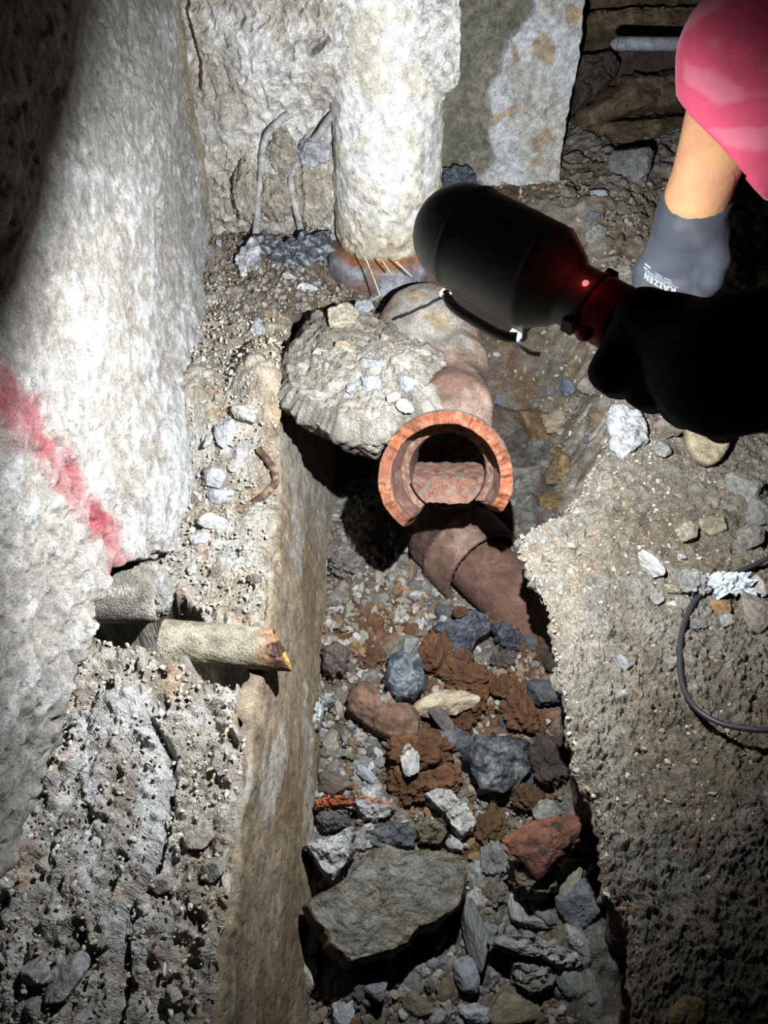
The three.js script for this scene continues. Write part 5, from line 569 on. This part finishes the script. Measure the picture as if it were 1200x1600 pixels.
// grit nobody could count
{
  const r = rng(5), d = new THREE.Object3D(), col = new THREE.Color(), chip = rockGeo(171, 1, 0.22, 5); chip.setAttribute('color', new THREE.BufferAttribute(new Float32Array(chip.attributes.position.count * 3).fill(1), 3));
  const chipMat = M('grit', [1, 1, 1], { bump: null, map: null, rough: 0.96 }); chipMat.flatShading = true;
  const scatter = (name, label, n, place, s0, s1, pal) => { const im = new THREE.InstancedMesh(chip, chipMat, n); for (let i = 0; i < n; i++) { const p = place(), s = mix(s0, s1, r() ** 3); d.position.copy(p); d.position.y -= s * 0.1; d.rotation.set(r() * 6, r() * 6, r() * 6); d.scale.set(s * mix(0.6, 1.8, r()), s * mix(0.45, 0.9, r()), s * mix(0.7, 1.1, r())); d.updateMatrix(); im.setMatrixAt(i, d.matrix); const c = pal[Math.floor(r() * pal.length)], k = 0.7 + 0.45 * r(); im.setColorAt(i, col.setRGB(c[0] * k, c[1] * k, c[2] * k)); } im.name = numbered(name); im.castShadow = im.receiveShadow = true; scene.add(im); tag(im, label, 'gravel', null, 'stuff'); };
  scatter('gravel', 'fine grey gravel filling the trench bottom between the stones', 9000, () => { const x = mix(-0.11, 0.27, r()), z = mix(-1.15, -0.12, r()); return V(x, trenchY(x, z) + 0.006, z); }, 0.0012, 0.0085, [[0.115, 0.1, 0.083], [0.14, 0.13, 0.117], [0.09, 0.07, 0.05], [0.18, 0.172, 0.16], [0.1, 0.06, 0.032], [0.11, 0.1, 0.085]]);
  scatter('grit', 'loose sandy grit spread over the broken slab', 6000, () => { const z = mix(-1.3, -0.1, r()), x = edgeX(z) + 0.002 + 0.62 * r() ** 1.7; return V(x, slabY(x, z) + 0.004, z); }, 0.0008, 0.0036, [[0.24, 0.205, 0.165], [0.3, 0.27, 0.22], [0.22, 0.17, 0.11], [0.3, 0.285, 0.26], [0.38, 0.36, 0.32], [0.24, 0.15, 0.09]]);
  scatter('grit', 'loose mortar grit lying on the ledge below the plaster wall', 4500, () => { const z = mix(-1.45, -0.12, r()), x = mix(-0.42, TX0 - 0.004, r()); return V(x, ledgeY(x, z) + 0.004, z); }, 0.0008, 0.0034, [[0.3, 0.265, 0.21], [0.34, 0.31, 0.265], [0.26, 0.215, 0.155], [0.36, 0.34, 0.31], [0.25, 0.21, 0.16]]);
  scatter('grit', 'dark crumbs and grit on the dirt heap under the drainpipe', 2200, () => { const z = mix(-1.5, -1.26, r()), x = mix(-0.35, 0.1, r()); return V(x, fillY(x, z) + 0.005, z); }, 0.001, 0.005, [[0.13, 0.108, 0.08], [0.19, 0.178, 0.16], [0.1, 0.08, 0.062], [0.17, 0.165, 0.165], [0.15, 0.115, 0.075]]);
  scatter('grit', 'crumbs on the earth bank and cracked ground behind the slab', 2600, () => { const z = mix(-1.75, -1.15, r()), x = mix(0.2, 0.75, r()); return V(x, bankY(x, z) + 0.006, z); }, 0.001, 0.005, [[0.16, 0.12, 0.08], [0.22, 0.19, 0.15], [0.27, 0.25, 0.21], [0.13, 0.11, 0.09]]);
}
// ---------------------------------------------------------------- the lamp
{
  const tip = at(666, 338, 0.63), end = at(952, 491, 0.56), A = tip.clone().sub(end).normalize(), LEN = tip.distanceTo(end);
  const n0 = FW.clone().addScaledVector(A, -FW.dot(A)).normalize(); let e1 = A.clone().cross(n0).normalize(); if (e1.dot(RT) > 0) e1.negate();
  const PHI = 0.22, NL = n0.clone().multiplyScalar(Math.cos(PHI)).addScaledVector(e1, Math.sin(PHI)), X = A.clone().cross(NL).normalize();
  const o = tag(group('work_lamp', end), 'black bottle-shaped work lamp with a domed head held by the gloved fist', 'lamp'); basis(o, X, A, NL); // local: y along the lamp, z out of the lit side
  const R = 0.0405, black = [0.24, 0.243, 0.24], rub = { map: null, bump: 'fine', bs: 0.0002, rough: 0.45, spec: 0.6, vc: false };
  const prof = [[0.0, 0.012], [0.0235, 0.012], [0.0245, 0.016], [0.0235, 0.02], [0.0238, 0.033], [0.0262, 0.036], [0.029, 0.039], [0.0395, 0.056], [R, 0.06], [R + 0.0004, 0.09], [R, 0.128], [R + 0.0012, 0.131], [R + 0.0012, 0.1335], [R - 0.0006, 0.1355]];
  mesh('housing', lathe(prof, 96), M('rubber', black, rub), o);
  const domeP = [[R - 0.0006, 0.1355]]; for (let i = 1; i <= 16; i++) { const a = i / 16 * Math.PI / 2; domeP.push([(R - 0.0006) * Math.cos(a) ** 0.85, 0.1355 + (LEN - 0.1355) * Math.sin(a)]); } domeP[16][0] = 0;
  mesh('dome', lathe(domeP, 96), M('rubber', [0.36, 0.362, 0.36], rub), o).userData.label = 'rounded rubber cap';
  const ribM = M('rubber', [0.5, 0.5, 0.49], rub), ang = (a) => [Math.sin(a), Math.cos(a)];
  const bar = (a0, a1, y0, y1, r) => { const pts = []; for (let i = 0; i <= 16; i++) { const t = i / 16, a = mix(a0, a1, t), [s, c] = ang(a); pts.push(V(s * r, mix(y0, y1, t), c * r)); } return tubeGeo(pts, 0.0011, 24, 8); };
  // raised seams of the side panel that faces the camera (opposite the lit side)
  // lit side: glowing panel in a proud black frame
  const zL = R + 0.0015, panel = new THREE.BoxGeometry(0.04, 0.062, 0.003); panel.translate(0, 0.095, zL); const pm = mesh('light_panel', panel, M('light', [0.8, 0.8, 0.8], { map: null, bump: null, vc: false, emissive: [9, 9, 9], rough: 0.4 }), o); pm.userData.label = 'glowing white light panel';
  const fr = (w, h, d, x, y, z) => { const g = new THREE.BoxGeometry(w, h, d, 1, 1, 1); g.translate(x, y, z); return g; }, frame = mergeGeometries([fr(0.006, 0.074, 0.018, -0.0245, 0.095, R - 0.001), fr(0.006, 0.074, 0.018, 0.0245, 0.095, R - 0.001), fr(0.05, 0.004, 0.018, 0, 0.1285, R + 0.001), fr(0.05, 0.004, 0.011, 0, 0.0615, R - 0.001)]);
  mesh('frame', frame, M('rubber', black, rub), o);
  const side = e1.dot(X) > 0 ? 1 : -1, guard = mesh('guard_bar', tubeGeo([V(side * 0.032, 0.134, R * 0.84), V(side * 0.0385, 0.122, R * 0.84), V(side * 0.0405, 0.095, R * 0.84), V(side * 0.039, 0.068, R * 0.84), V(side * 0.034, 0.058, R * 0.84)], 0.0042, 40, 10), M('rubber', black, rub), o); guard.userData.label = 'black guard bar along the lit side';
  const lug = (y) => { const g = new THREE.BoxGeometry(0.005, 0.009, 0.005); g.translate(side * 0.0335, y, R * 0.82); return g; };
  for (const y of [0.1325, 0.0605]) mesh('light_strip', lug(y), M('light', [0.8, 0.8, 0.8], { map: null, bump: null, vc: false, emissive: [1.6, 1.6, 1.6] }), o).userData.label = 'bright end of the light panel';
  mesh('wire', tubeGeo([V(side * 0.035, 0.059, R * 0.92), V(side * 0.037, 0.05, R * 0.95), V(side * 0.037, 0.043, R * 0.97), V(side * 0.034, 0.036, R * 0.97)], 0.002, 24, 8), M('white_wire', [0.75, 0.77, 0.78], { map: null, bump: null, vc: false, rough: 0.5 }), o).userData.label = 'short white wire end';
  const fc = (d) => Math.PI - side * d;
  for (const q of [bar(fc(-0.12), fc(-0.12), 0.128, 0.066, R + 0.0003), bar(fc(-0.12), fc(0.8), 0.066, 0.06, R + 0.0003), bar(fc(-1.15), fc(-1.15), 0.13, 0.06, R + 0.0002)]) mesh('seam', q, ribM, o);
  mesh('collar', lathe([[0.0, -0.012], [0.0232, -0.012], [0.0242, -0.006], [0.0242, 0.008], [0.0236, 0.012], [0.0, 0.012]], 64), M('rubber', [0.3, 0.03, 0.035], { ...rub, rough: 0.55 }), o).userData.label = 'red collar';
  mesh('handle', lathe([[0.0, -0.135], [0.014, -0.134], [0.017, -0.125], [0.0165, -0.012], [0.0, -0.012]], 48), M('rubber', black, rub), o);
  for (const a of [Math.PI + 1.45, Math.PI - 1.45]) { const g = new THREE.BoxGeometry(0.012, 0.009, 0.005); const [s, c] = ang(a); g.rotateY(a); g.translate(s * 0.0265, 0.017, c * 0.0265); mesh('clip', g, M('rubber', [0.012, 0.012, 0.012], rub), o); }
  const bead = new THREE.SphereGeometry(0.0052, 16, 12); { const [s, c] = ang(Math.PI + side * -1.5); bead.scale(1, 1.2, 1); bead.translate(s * 0.026, 0.004, c * 0.026); } mesh('button', bead, M('button', [0.5, 0.06, 0.06], { ...rub }), o).userData.label = 'red button beside the collar';
  const ledP = hit(915, 443, o), led = new THREE.SphereGeometry(0.0024, 16, 12); if (ledP) { const l = o.worldToLocal(ledP.p.clone()); led.translate(l.x, l.y, l.z); } mesh('indicator_light', led, M('led_light', [0.8, 0.1, 0.1], { map: null, bump: null, vc: false, emissive: [2.2, 0.28, 0.3] }), o).userData.label = 'small glowing red indicator';
  const L = new THREE.SpotLight(LAMP.color, LAMP.intensity, 0, THREE.MathUtils.degToRad(LAMP.angle), LAMP.penumbra, 2); L.name = 'lamp_light'; L.position.set(0, 0.095, zL + 0.0042); o.localToWorld(L.position);
  L.target.position.copy(L.position).add(LAMP.axis); L.castShadow = true; L.shadow.radius = LAMP.radius; L.shadow.mapSize.set(2048, 2048); scene.add(L, L.target);
  if (ledP) { const P = new THREE.PointLight(new THREE.Color(1, 0.05, 0.06), 0.00011, 0, 2); P.name = 'indicator_light'; P.position.copy(ledP.p).addScaledVector(ledP.n, 0.012); P.shadow.radius = 0.1; P.castShadow = true; scene.add(P); }
}
// ---------------------------------------------------------------- the person: kneeling at the right, bare arm reaching down, other fist on the lamp
{
  const S1 = V(0.68, 0.86, -0.86), E1 = at(1170, 80, 0.85), W1 = at(1090, 305, 1.02), S2 = V(0.76, 0.87, -0.5), tip = at(666, 338, 0.63), end = at(952, 491, 0.56), A = tip.clone().sub(end).normalize();
  const dl = dirs(-0.55, -0.83, 0).addScaledVector(A, 0).normalize(), ndl = dl.clone().addScaledVector(A, -dl.dot(A)).normalize(), cam = FW.clone().negate(); const ncam = cam.clone().addScaledVector(A, -cam.dot(A)).normalize();
  const W2 = at(1190, 562, 0.47), E2 = V(0.5, 0.62, -0.36), chest = V(0.87, 0.74, -0.68), pelvis = V(1.05, 0.36, -0.66), neck = V(0.78, 0.94, -0.68), head = V(0.78, 1.07, -0.68);
  const top = group('person', V(1.05, 0, -0.67)); tag(top, 'person in a pink top with black gloves, bare arm reaching down, fist gripping the lamp', 'person');
  const rel = (m) => { local(m, top); return m; };
  const bodyF = (x, y, z) => { let d = capsule(x, y, z, E1, W1, 0.052, 0.039); d = smin(d, capsule(x, y, z, W1, at(1072, 380, 1.08), 0.036, 0.028), 0.02); d = smin(d, capsule(x, y, z, S1, E1, 0.055, 0.05), 0.03); d = smin(d, capsule(x, y, z, S1, chest, 0.075, 0.13), 0.06); d = smin(d, capsule(x, y, z, S2, chest, 0.075, 0.13), 0.06); d = smin(d, capsule(x, y, z, S2, E2, 0.05, 0.042), 0.03); d = smin(d, capsule(x, y, z, E2, W2, 0.04, 0.03), 0.03); d = smin(d, capsule(x, y, z, chest, pelvis, 0.13, 0.13), 0.06); d = smin(d, capsule(x, y, z, chest, neck, 0.09, 0.055), 0.06); d = smin(d, capsule(x, y, z, neck, head, 0.055, 0.06), 0.03);
    d = smin(d, Math.hypot((x - head.x) / 0.098, (y - head.y - 0.02) / 0.12, (z - head.z) / 0.08) * 0.09 - 0.09, 0.03); d = smin(d, capsule(x, y, z, V(0.685, 1.06, -0.68), V(0.672, 1.042, -0.68), 0.011, 0.014), 0.012); for (const s of [-1, 1]) d = smin(d, capsule(x, y, z, V(0.79, 1.06, -0.68 + s * 0.082), V(0.795, 1.09, -0.68 + s * 0.085), 0.01, 0.013), 0.008);
    for (const s of [-1, 1]) { d = smin(d, capsule(x, y, z, pelvis, V(0.92, 0.1, -0.66 + s * 0.16), 0.1, 0.06), 0.05); d = smin(d, capsule(x, y, z, V(0.92, 0.1, -0.66 + s * 0.16), V(1.27, 0.07, -0.66 + s * 0.13), 0.058, 0.042), 0.03); d = smin(d, capsule(x, y, z, V(1.27, 0.07, -0.66 + s * 0.13), V(1.34, 0.04, -0.66 + s * 0.13), 0.04, 0.03), 0.03); }
    return d; };
  const bg = nets(V(0.17, -0.01, -1.2), V(1.42, 1.26, -0.3), 0.0085, bodyF); rel(paint(bg, (x, y, z) => { const b = fbm(x * 30, y * 30, z * 30, 3), dirt = sst(0.12, 0.3, fbm(x * 22 + 5, y * 40, z * 22, 3)); return mixc(scl([0.3, 0.148, 0.08], 0.95 + 0.15 * b), [0.3, 0.17, 0.07], dirt * 0.5); }));
  mesh('body', bg, M('skin', [1, 1, 1], { map: null, bump: 'fine', bs: 0.0009, rough: 0.38, spec: 0.6 }), top);
  // visible forearm again at finer detail would double it; the shirt, gloves and trousers are clothing over the one body
  const P1 = at(1086, 186, 0.92), P2 = at(1204, 326, 0.9), pn3 = ray(1086, 186).cross(ray(1204, 326)).normalize(); if (pn3.dot(dirs(-1, -1, 0)) < 0) pn3.negate();
  const crease = [[1148, 96], [1156, 118], [1172, 142], [1206, 165]].map(([a, b]) => at(a, b, 0.79)), hem = at(1150, 235, 0.94);
  const sleeve = (x, y, z, g) => { let d = smin(capsule(x, y, z, S1, E1, 0.095 - g, 0.066 - g), capsule(x, y, z, E1, hem, 0.061 - g, 0.074 - g), 0.05); return d; };
  const sleeveF = (x, y, z) => { let d = sleeve(x, y, z, 0); const cut = (x - P1.x) * pn3.x + (y - P1.y) * pn3.y + (z - P1.z) * pn3.z; d = Math.max(d, cut, -Math.max(sleeve(x, y, z, 0.012), -cut - 0.02));
    let c = 1; for (let i = 1; i < crease.length; i++) c = Math.min(c, capsule(x, y, z, crease[i - 1], crease[i], 0, 0)); return d + 0.012 * sst(0.02, 0.003, c) + 0.004 * fbm(x * 9, y * 9, z * 9, 2); };
  const shirtF = (x, y, z) => { let t = smin(capsule(x, y, z, S1, chest, 0.1, 0.15), capsule(x, y, z, S2, chest, 0.1, 0.15), 0.06); t = smin(t, capsule(x, y, z, chest, pelvis, 0.155, 0.15), 0.06); t = smin(t, capsule(x, y, z, S2, V(0.67, 0.78, -0.46), 0.085, 0.07), 0.04); t = smin(t, capsule(x, y, z, chest, neck, 0.12, 0.07), 0.05); return t + 0.005 * fbm(x * 9, y * 9, z * 9, 3); };
  const pinkCol = (x, y, z) => { const b = fbm(x * 14, y * 14, z * 14, 4), dust = sst(0.1, 0.35, fbm(x * 10, y * 26, z * 10 + 3, 3)); return mixc(scl([0.36, 0.045, 0.085], 0.95 + 0.2 * b), [0.42, 0.2, 0.24], dust * 0.3); };
  const sg = nets(V(0.3, 0.18, -1.12), V(1.24, 1.04, -0.3), 0.009, shirtF); rel(paint(sg, pinkCol));
  const slg = rel(paint(nets(V(0.3, 0.34, -1.16), V(0.8, 1.0, -0.72), 0.0042, sleeveF), pinkCol));
  mesh('pink_shirt', sg, M('cloth', [1, 1, 1], { map: null, bump: 'weave', bs: 0.0005, rough: 0.95, sheen: 0.25, sheenColor: [1, 0.75, 0.8] }), top).userData.label = 'faded pink top';
  mesh('sleeve', slg, M('cloth', [1, 1, 1], { map: null, bump: 'weave', bs: 0.0005, rough: 0.95, sheen: 0.25, sheenColor: [1, 0.75, 0.8] }), top);
  const tg = nets(V(0.78, -0.02, -1.0), V(1.42, 0.56, -0.32), 0.011, (x, y, z) => { let d = 1; for (const s of [-1, 1]) { d = smin(d, capsule(x, y, z, pelvis, V(0.92, 0.1, -0.66 + s * 0.16), 0.135, 0.075), 0.05); d = smin(d, capsule(x, y, z, V(0.92, 0.1, -0.66 + s * 0.16), V(1.27, 0.07, -0.66 + s * 0.13), 0.074, 0.056), 0.04); } return d + 0.006 * fbm(x * 10, y * 10, z * 10, 2); }); rel(paint(tg));
  mesh('trousers', tg, M('cloth', [0.03, 0.032, 0.04], { map: null, bump: 'weave', bs: 0.0005 }), top);
  const sh = []; for (const s of [-1, 1]) sh.push(nets(V(1.15, -0.02, -0.75 + s * 0.13), V(1.46, 0.15, -0.57 + s * 0.13), 0.009, (x, y, z) => smin(capsule(x, y, z, V(1.25, 0.065, -0.66 + s * 0.13), V(1.38, 0.045, -0.66 + s * 0.13), 0.056, 0.042), capsule(x, y, z, V(1.25, 0.065, -0.66 + s * 0.13), V(1.23, 0.07, -0.66 + s * 0.13), 0.05, 0.05), 0.02)));
  for (const q of sh) mesh('shoe', rel(paint(q)), M('cloth', [0.04, 0.035, 0.03], { map: null, bump: null }), top);
  const hg = nets(V(0.66, 0.98, -0.82), V(0.93, 1.26, -0.54), 0.006, (x, y, z) => Math.max(Math.hypot((x - head.x) / 0.106, (y - head.y - 0.026) / 0.127, (z - head.z) / 0.088) * 0.09 - 0.09 + 0.003 * N(x * 80, y * 80, z * 80), -(y - 1.095 - 0.6 * (0.76 - x)))); mesh('hair', rel(paint(hg)), M('hair', [0.02, 0.016, 0.012], { map: null, bump: null, rough: 0.6 }), top);
  // glove on the reaching hand
  const c0 = at(1090, 312, 1.03), c1 = at(1080, 342, 1.055), palm = at(1062, 388, 1.09), mcp = [at(1016, 420, 1.105), at(1034, 430, 1.11), at(1056, 436, 1.105), at(1076, 432, 1.095)];
  const fing = mcp.map((m, i) => { const a = m.clone().add(dirs(-0.004, -0.026, 0.026 + 0.004 * (i === 2))), b = a.clone().add(dirs(0.002, -0.012, 0.026)), c = b.clone().add(dirs(0.006, 0.006, 0.018)); return [m, a, b, c]; });
  const th = [at(1106, 376, 1.06), at(1117, 410, 1.058), at(1110, 438, 1.07), at(1100, 456, 1.09)];
  const gF = (x, y, z) => { let d = capsule(x, y, z, c0, c1, 0.0446, 0.0444); d = smin(d, capsule(x, y, z, c1, palm, 0.0420, 0.0408), 0.0240); for (const m of mcp) d = smin(d, capsule(x, y, z, palm, m, 0.0312, 0.0222), 0.0192); let f = 1; for (const k of fing) for (let i = 0; i < 3; i++) f = Math.min(f, capsule(x, y, z, k[i], k[i + 1], [0.0186, 0.0162, 0.0144][i], [0.0162, 0.0144, 0.0126][i])); d = smin(d, f, 0.0084); let t = 1; for (let i = 0; i < 3; i++) t = smin(t, capsule(x, y, z, th[i], th[i + 1], [0.0216, 0.0186, 0.0162][i], [0.0186, 0.0162, 0.0132][i]), 0.0096); d = smin(d, t, 0.0072); d = smin(d, capsule(x, y, z, palm, th[0], 0.0312, 0.0240), 0.0240); const cut = (c0.x - x) * (c1.x - c0.x) + (c0.y - y) * (c1.y - c0.y) + (c0.z - z) * (c1.z - c0.z); return Math.max(d, cut / c0.distanceTo(c1) - 0.009) + 0.0012 * fbm(x * 40, y * 40, z * 40, 3); };
  const bb = [...mcp, ...th, c0, c1, palm, ...fing.flat()], lo = bb[0].clone(), hi = bb[0].clone(); for (const b of bb) { lo.min(b); hi.max(b); } lo.subScalar(0.055); hi.addScalar(0.055);
  const gg = nets(lo, hi, 0.0036, gF); rel(paint(gg, (x, y, z) => mixc([0.026, 0.029, 0.037], [0.055, 0.054, 0.055], sst(0.0, 0.5, fbm(x * 16, y * 16, z * 16, 3)) * 0.6)));
  const glove = mesh('glove', gg, M('glove', [1, 1, 1], { map: null, bump: 'weave', bs: 0.0004, rough: 0.75, spec: 0.4 }), top); glove.userData.label = 'dark grey knit glove with pale lettering';
  // print on the knuckles: letters upside down to the camera
  const cv = document.createElement('canvas'); cv.width = 512; cv.height = 256; const cx = cv.getContext('2d'); cx.fillStyle = '#000'; cx.fillRect(0, 0, 512, 256); cx.fillStyle = '#fff'; cx.font = 'bold 120px sans-serif'; cx.textAlign = 'center'; cx.fillText('KAIZEN', 256, 118); cx.fillRect(24, 138, 440, 5); cx.font = '30px sans-serif'; cx.fillText('SAFETY GLOVES  EN 388', 256, 178); cx.fillText('WORK  SERIES', 210, 214); cx.fillRect(380, 222, 100, 22); cx.fillRect(430, 168, 60, 18);
  const tex = new THREE.CanvasTexture(cv); tex.colorSpace = THREE.SRGBColorSpace; const pg = []; const row = (v) => [[1000, 408], [1014, 419], [1036, 430], [1060, 439]].map(([a, b]) => [a + v * -4, b + v * 26]);
  const nU = 18, nV = 8, PP = [], UU = [], II = []; let ok = true; for (let j = 0; j <= nV; j++) for (let i = 0; i <= nU; i++) { const q = row(j / nV), t = i / nU * 3, k = Math.min(2, Math.floor(t)), f = t - k, px = mix(q[k][0], q[k + 1][0], f) + 6, py = mix(q[k][1], q[k + 1][1], f), h = hit(px, py, glove); const p = h ? h.p.clone().addScaledVector(h.n.dot(ray(px, py)) > 0 ? h.n.clone().negate() : h.n, 0.0007) : null; if (!p) ok = false; pg.push(p); PP.push(...(p ?? V(0, 0, 0)).toArray()); UU.push(1 - i / nU, j / nV); }
  for (let j = 0; j < nV; j++) for (let i = 0; i < nU; i++) { const a = j * (nU + 1) + i, q = [a, a + 1, a + nU + 1, a + nU + 2]; if (q.every((k) => pg[k]) && pg[a].distanceTo(pg[a + nU + 2]) < 0.02) II.push(q[0], q[2], q[1], q[1], q[2], q[3]); }
  const prg = new THREE.BufferGeometry(); prg.setAttribute('position', new THREE.Float32BufferAttribute(PP, 3)); prg.setAttribute('uv', new THREE.Float32BufferAttribute(UU, 2)); prg.setIndex(II); prg.computeVertexNormals(); rel(prg);
  const pmat = new THREE.MeshStandardMaterial({ color: 0x8f9bb0, roughness: 0.8, alphaMap: tex, alphaTest: 0.5, side: THREE.DoubleSide }); pmat.name = 'print'; if (II.length) mesh('print', prg, pmat, glove).userData.label = 'pale printed lettering';
  // fist on the lamp handle
  const chains = [], bb2 = []; for (let i = 0; i < 4; i++) { const c = end.clone().addScaledVector(A, -0.032 - 0.0255 * i), k = [1.35, 1.25, 1.15, 0.95][i]; const m = c.clone().addScaledVector(ncam, 0.036).addScaledVector(ndl, 0.004), p = c.clone().addScaledVector(ncam, 0.018).addScaledVector(ndl, 0.031 * k), q = c.clone().addScaledVector(ncam, -0.018).addScaledVector(ndl, 0.024 * k), t = c.clone().addScaledVector(ncam, -0.029).addScaledVector(ndl, -0.004); chains.push([m, p, q, t]); bb2.push(m, p, q, t); }
  const pm2 = at(1125, 577, 0.48), th2 = [at(1140, 555, 0.505), at(1085, 530, 0.512), at(1040, 512, 0.522), at(1010, 503, 0.535)], W3 = at(1190, 562, 0.47), Ecut = E2.clone().lerp(W2, 0.3);
  const fF = (x, y, z) => { let d = capsule(x, y, z, W3, pm2, 0.0385, 0.037); for (const k of chains) d = smin(d, capsule(x, y, z, pm2, k[0], 0.028, 0.0185), 0.02); let f = 1; for (const k of chains) { let e = 1; for (let i = 0; i < 3; i++) e = Math.min(e, capsule(x, y, z, k[i], k[i + 1], [0.0165, 0.0155, 0.0135][i], [0.0155, 0.0135, 0.0115][i])); f = smin(f, e, 0.003); } d = smin(d, f, 0.006); let t = 1; for (let i = 0; i < 3; i++) t = smin(t, capsule(x, y, z, th2[i], th2[i + 1], [0.02, 0.0165, 0.014][i], [0.0165, 0.014, 0.0115][i]), 0.008); d = smin(d, t, 0.01); d = smin(d, capsule(x, y, z, pm2, th2[0], 0.03, 0.018), 0.02); d = smin(d, capsule(x, y, z, W3, Ecut, 0.0385, 0.046), 0.02); return d + 0.0013 * fbm(x * 36, y * 36, z * 36, 3); };
  bb2.push(pm2, W3, Ecut, ...th2); const l2 = bb2[0].clone(), h2 = bb2[0].clone(); for (const b of bb2) { l2.min(b); h2.max(b); } l2.subScalar(0.055); h2.addScalar(0.055);
  const fg = nets(l2, h2, 0.0034, fF); rel(paint(fg)); mesh('glove', fg, M('glove', [0.012, 0.012, 0.014], { map: null, bump: 'weave', bs: 0.0004, rough: 0.85, spec: 0.25 }), top).userData.label = 'black long-cuffed glove gripping the lamp';
}
renderer.render(scene, camera);
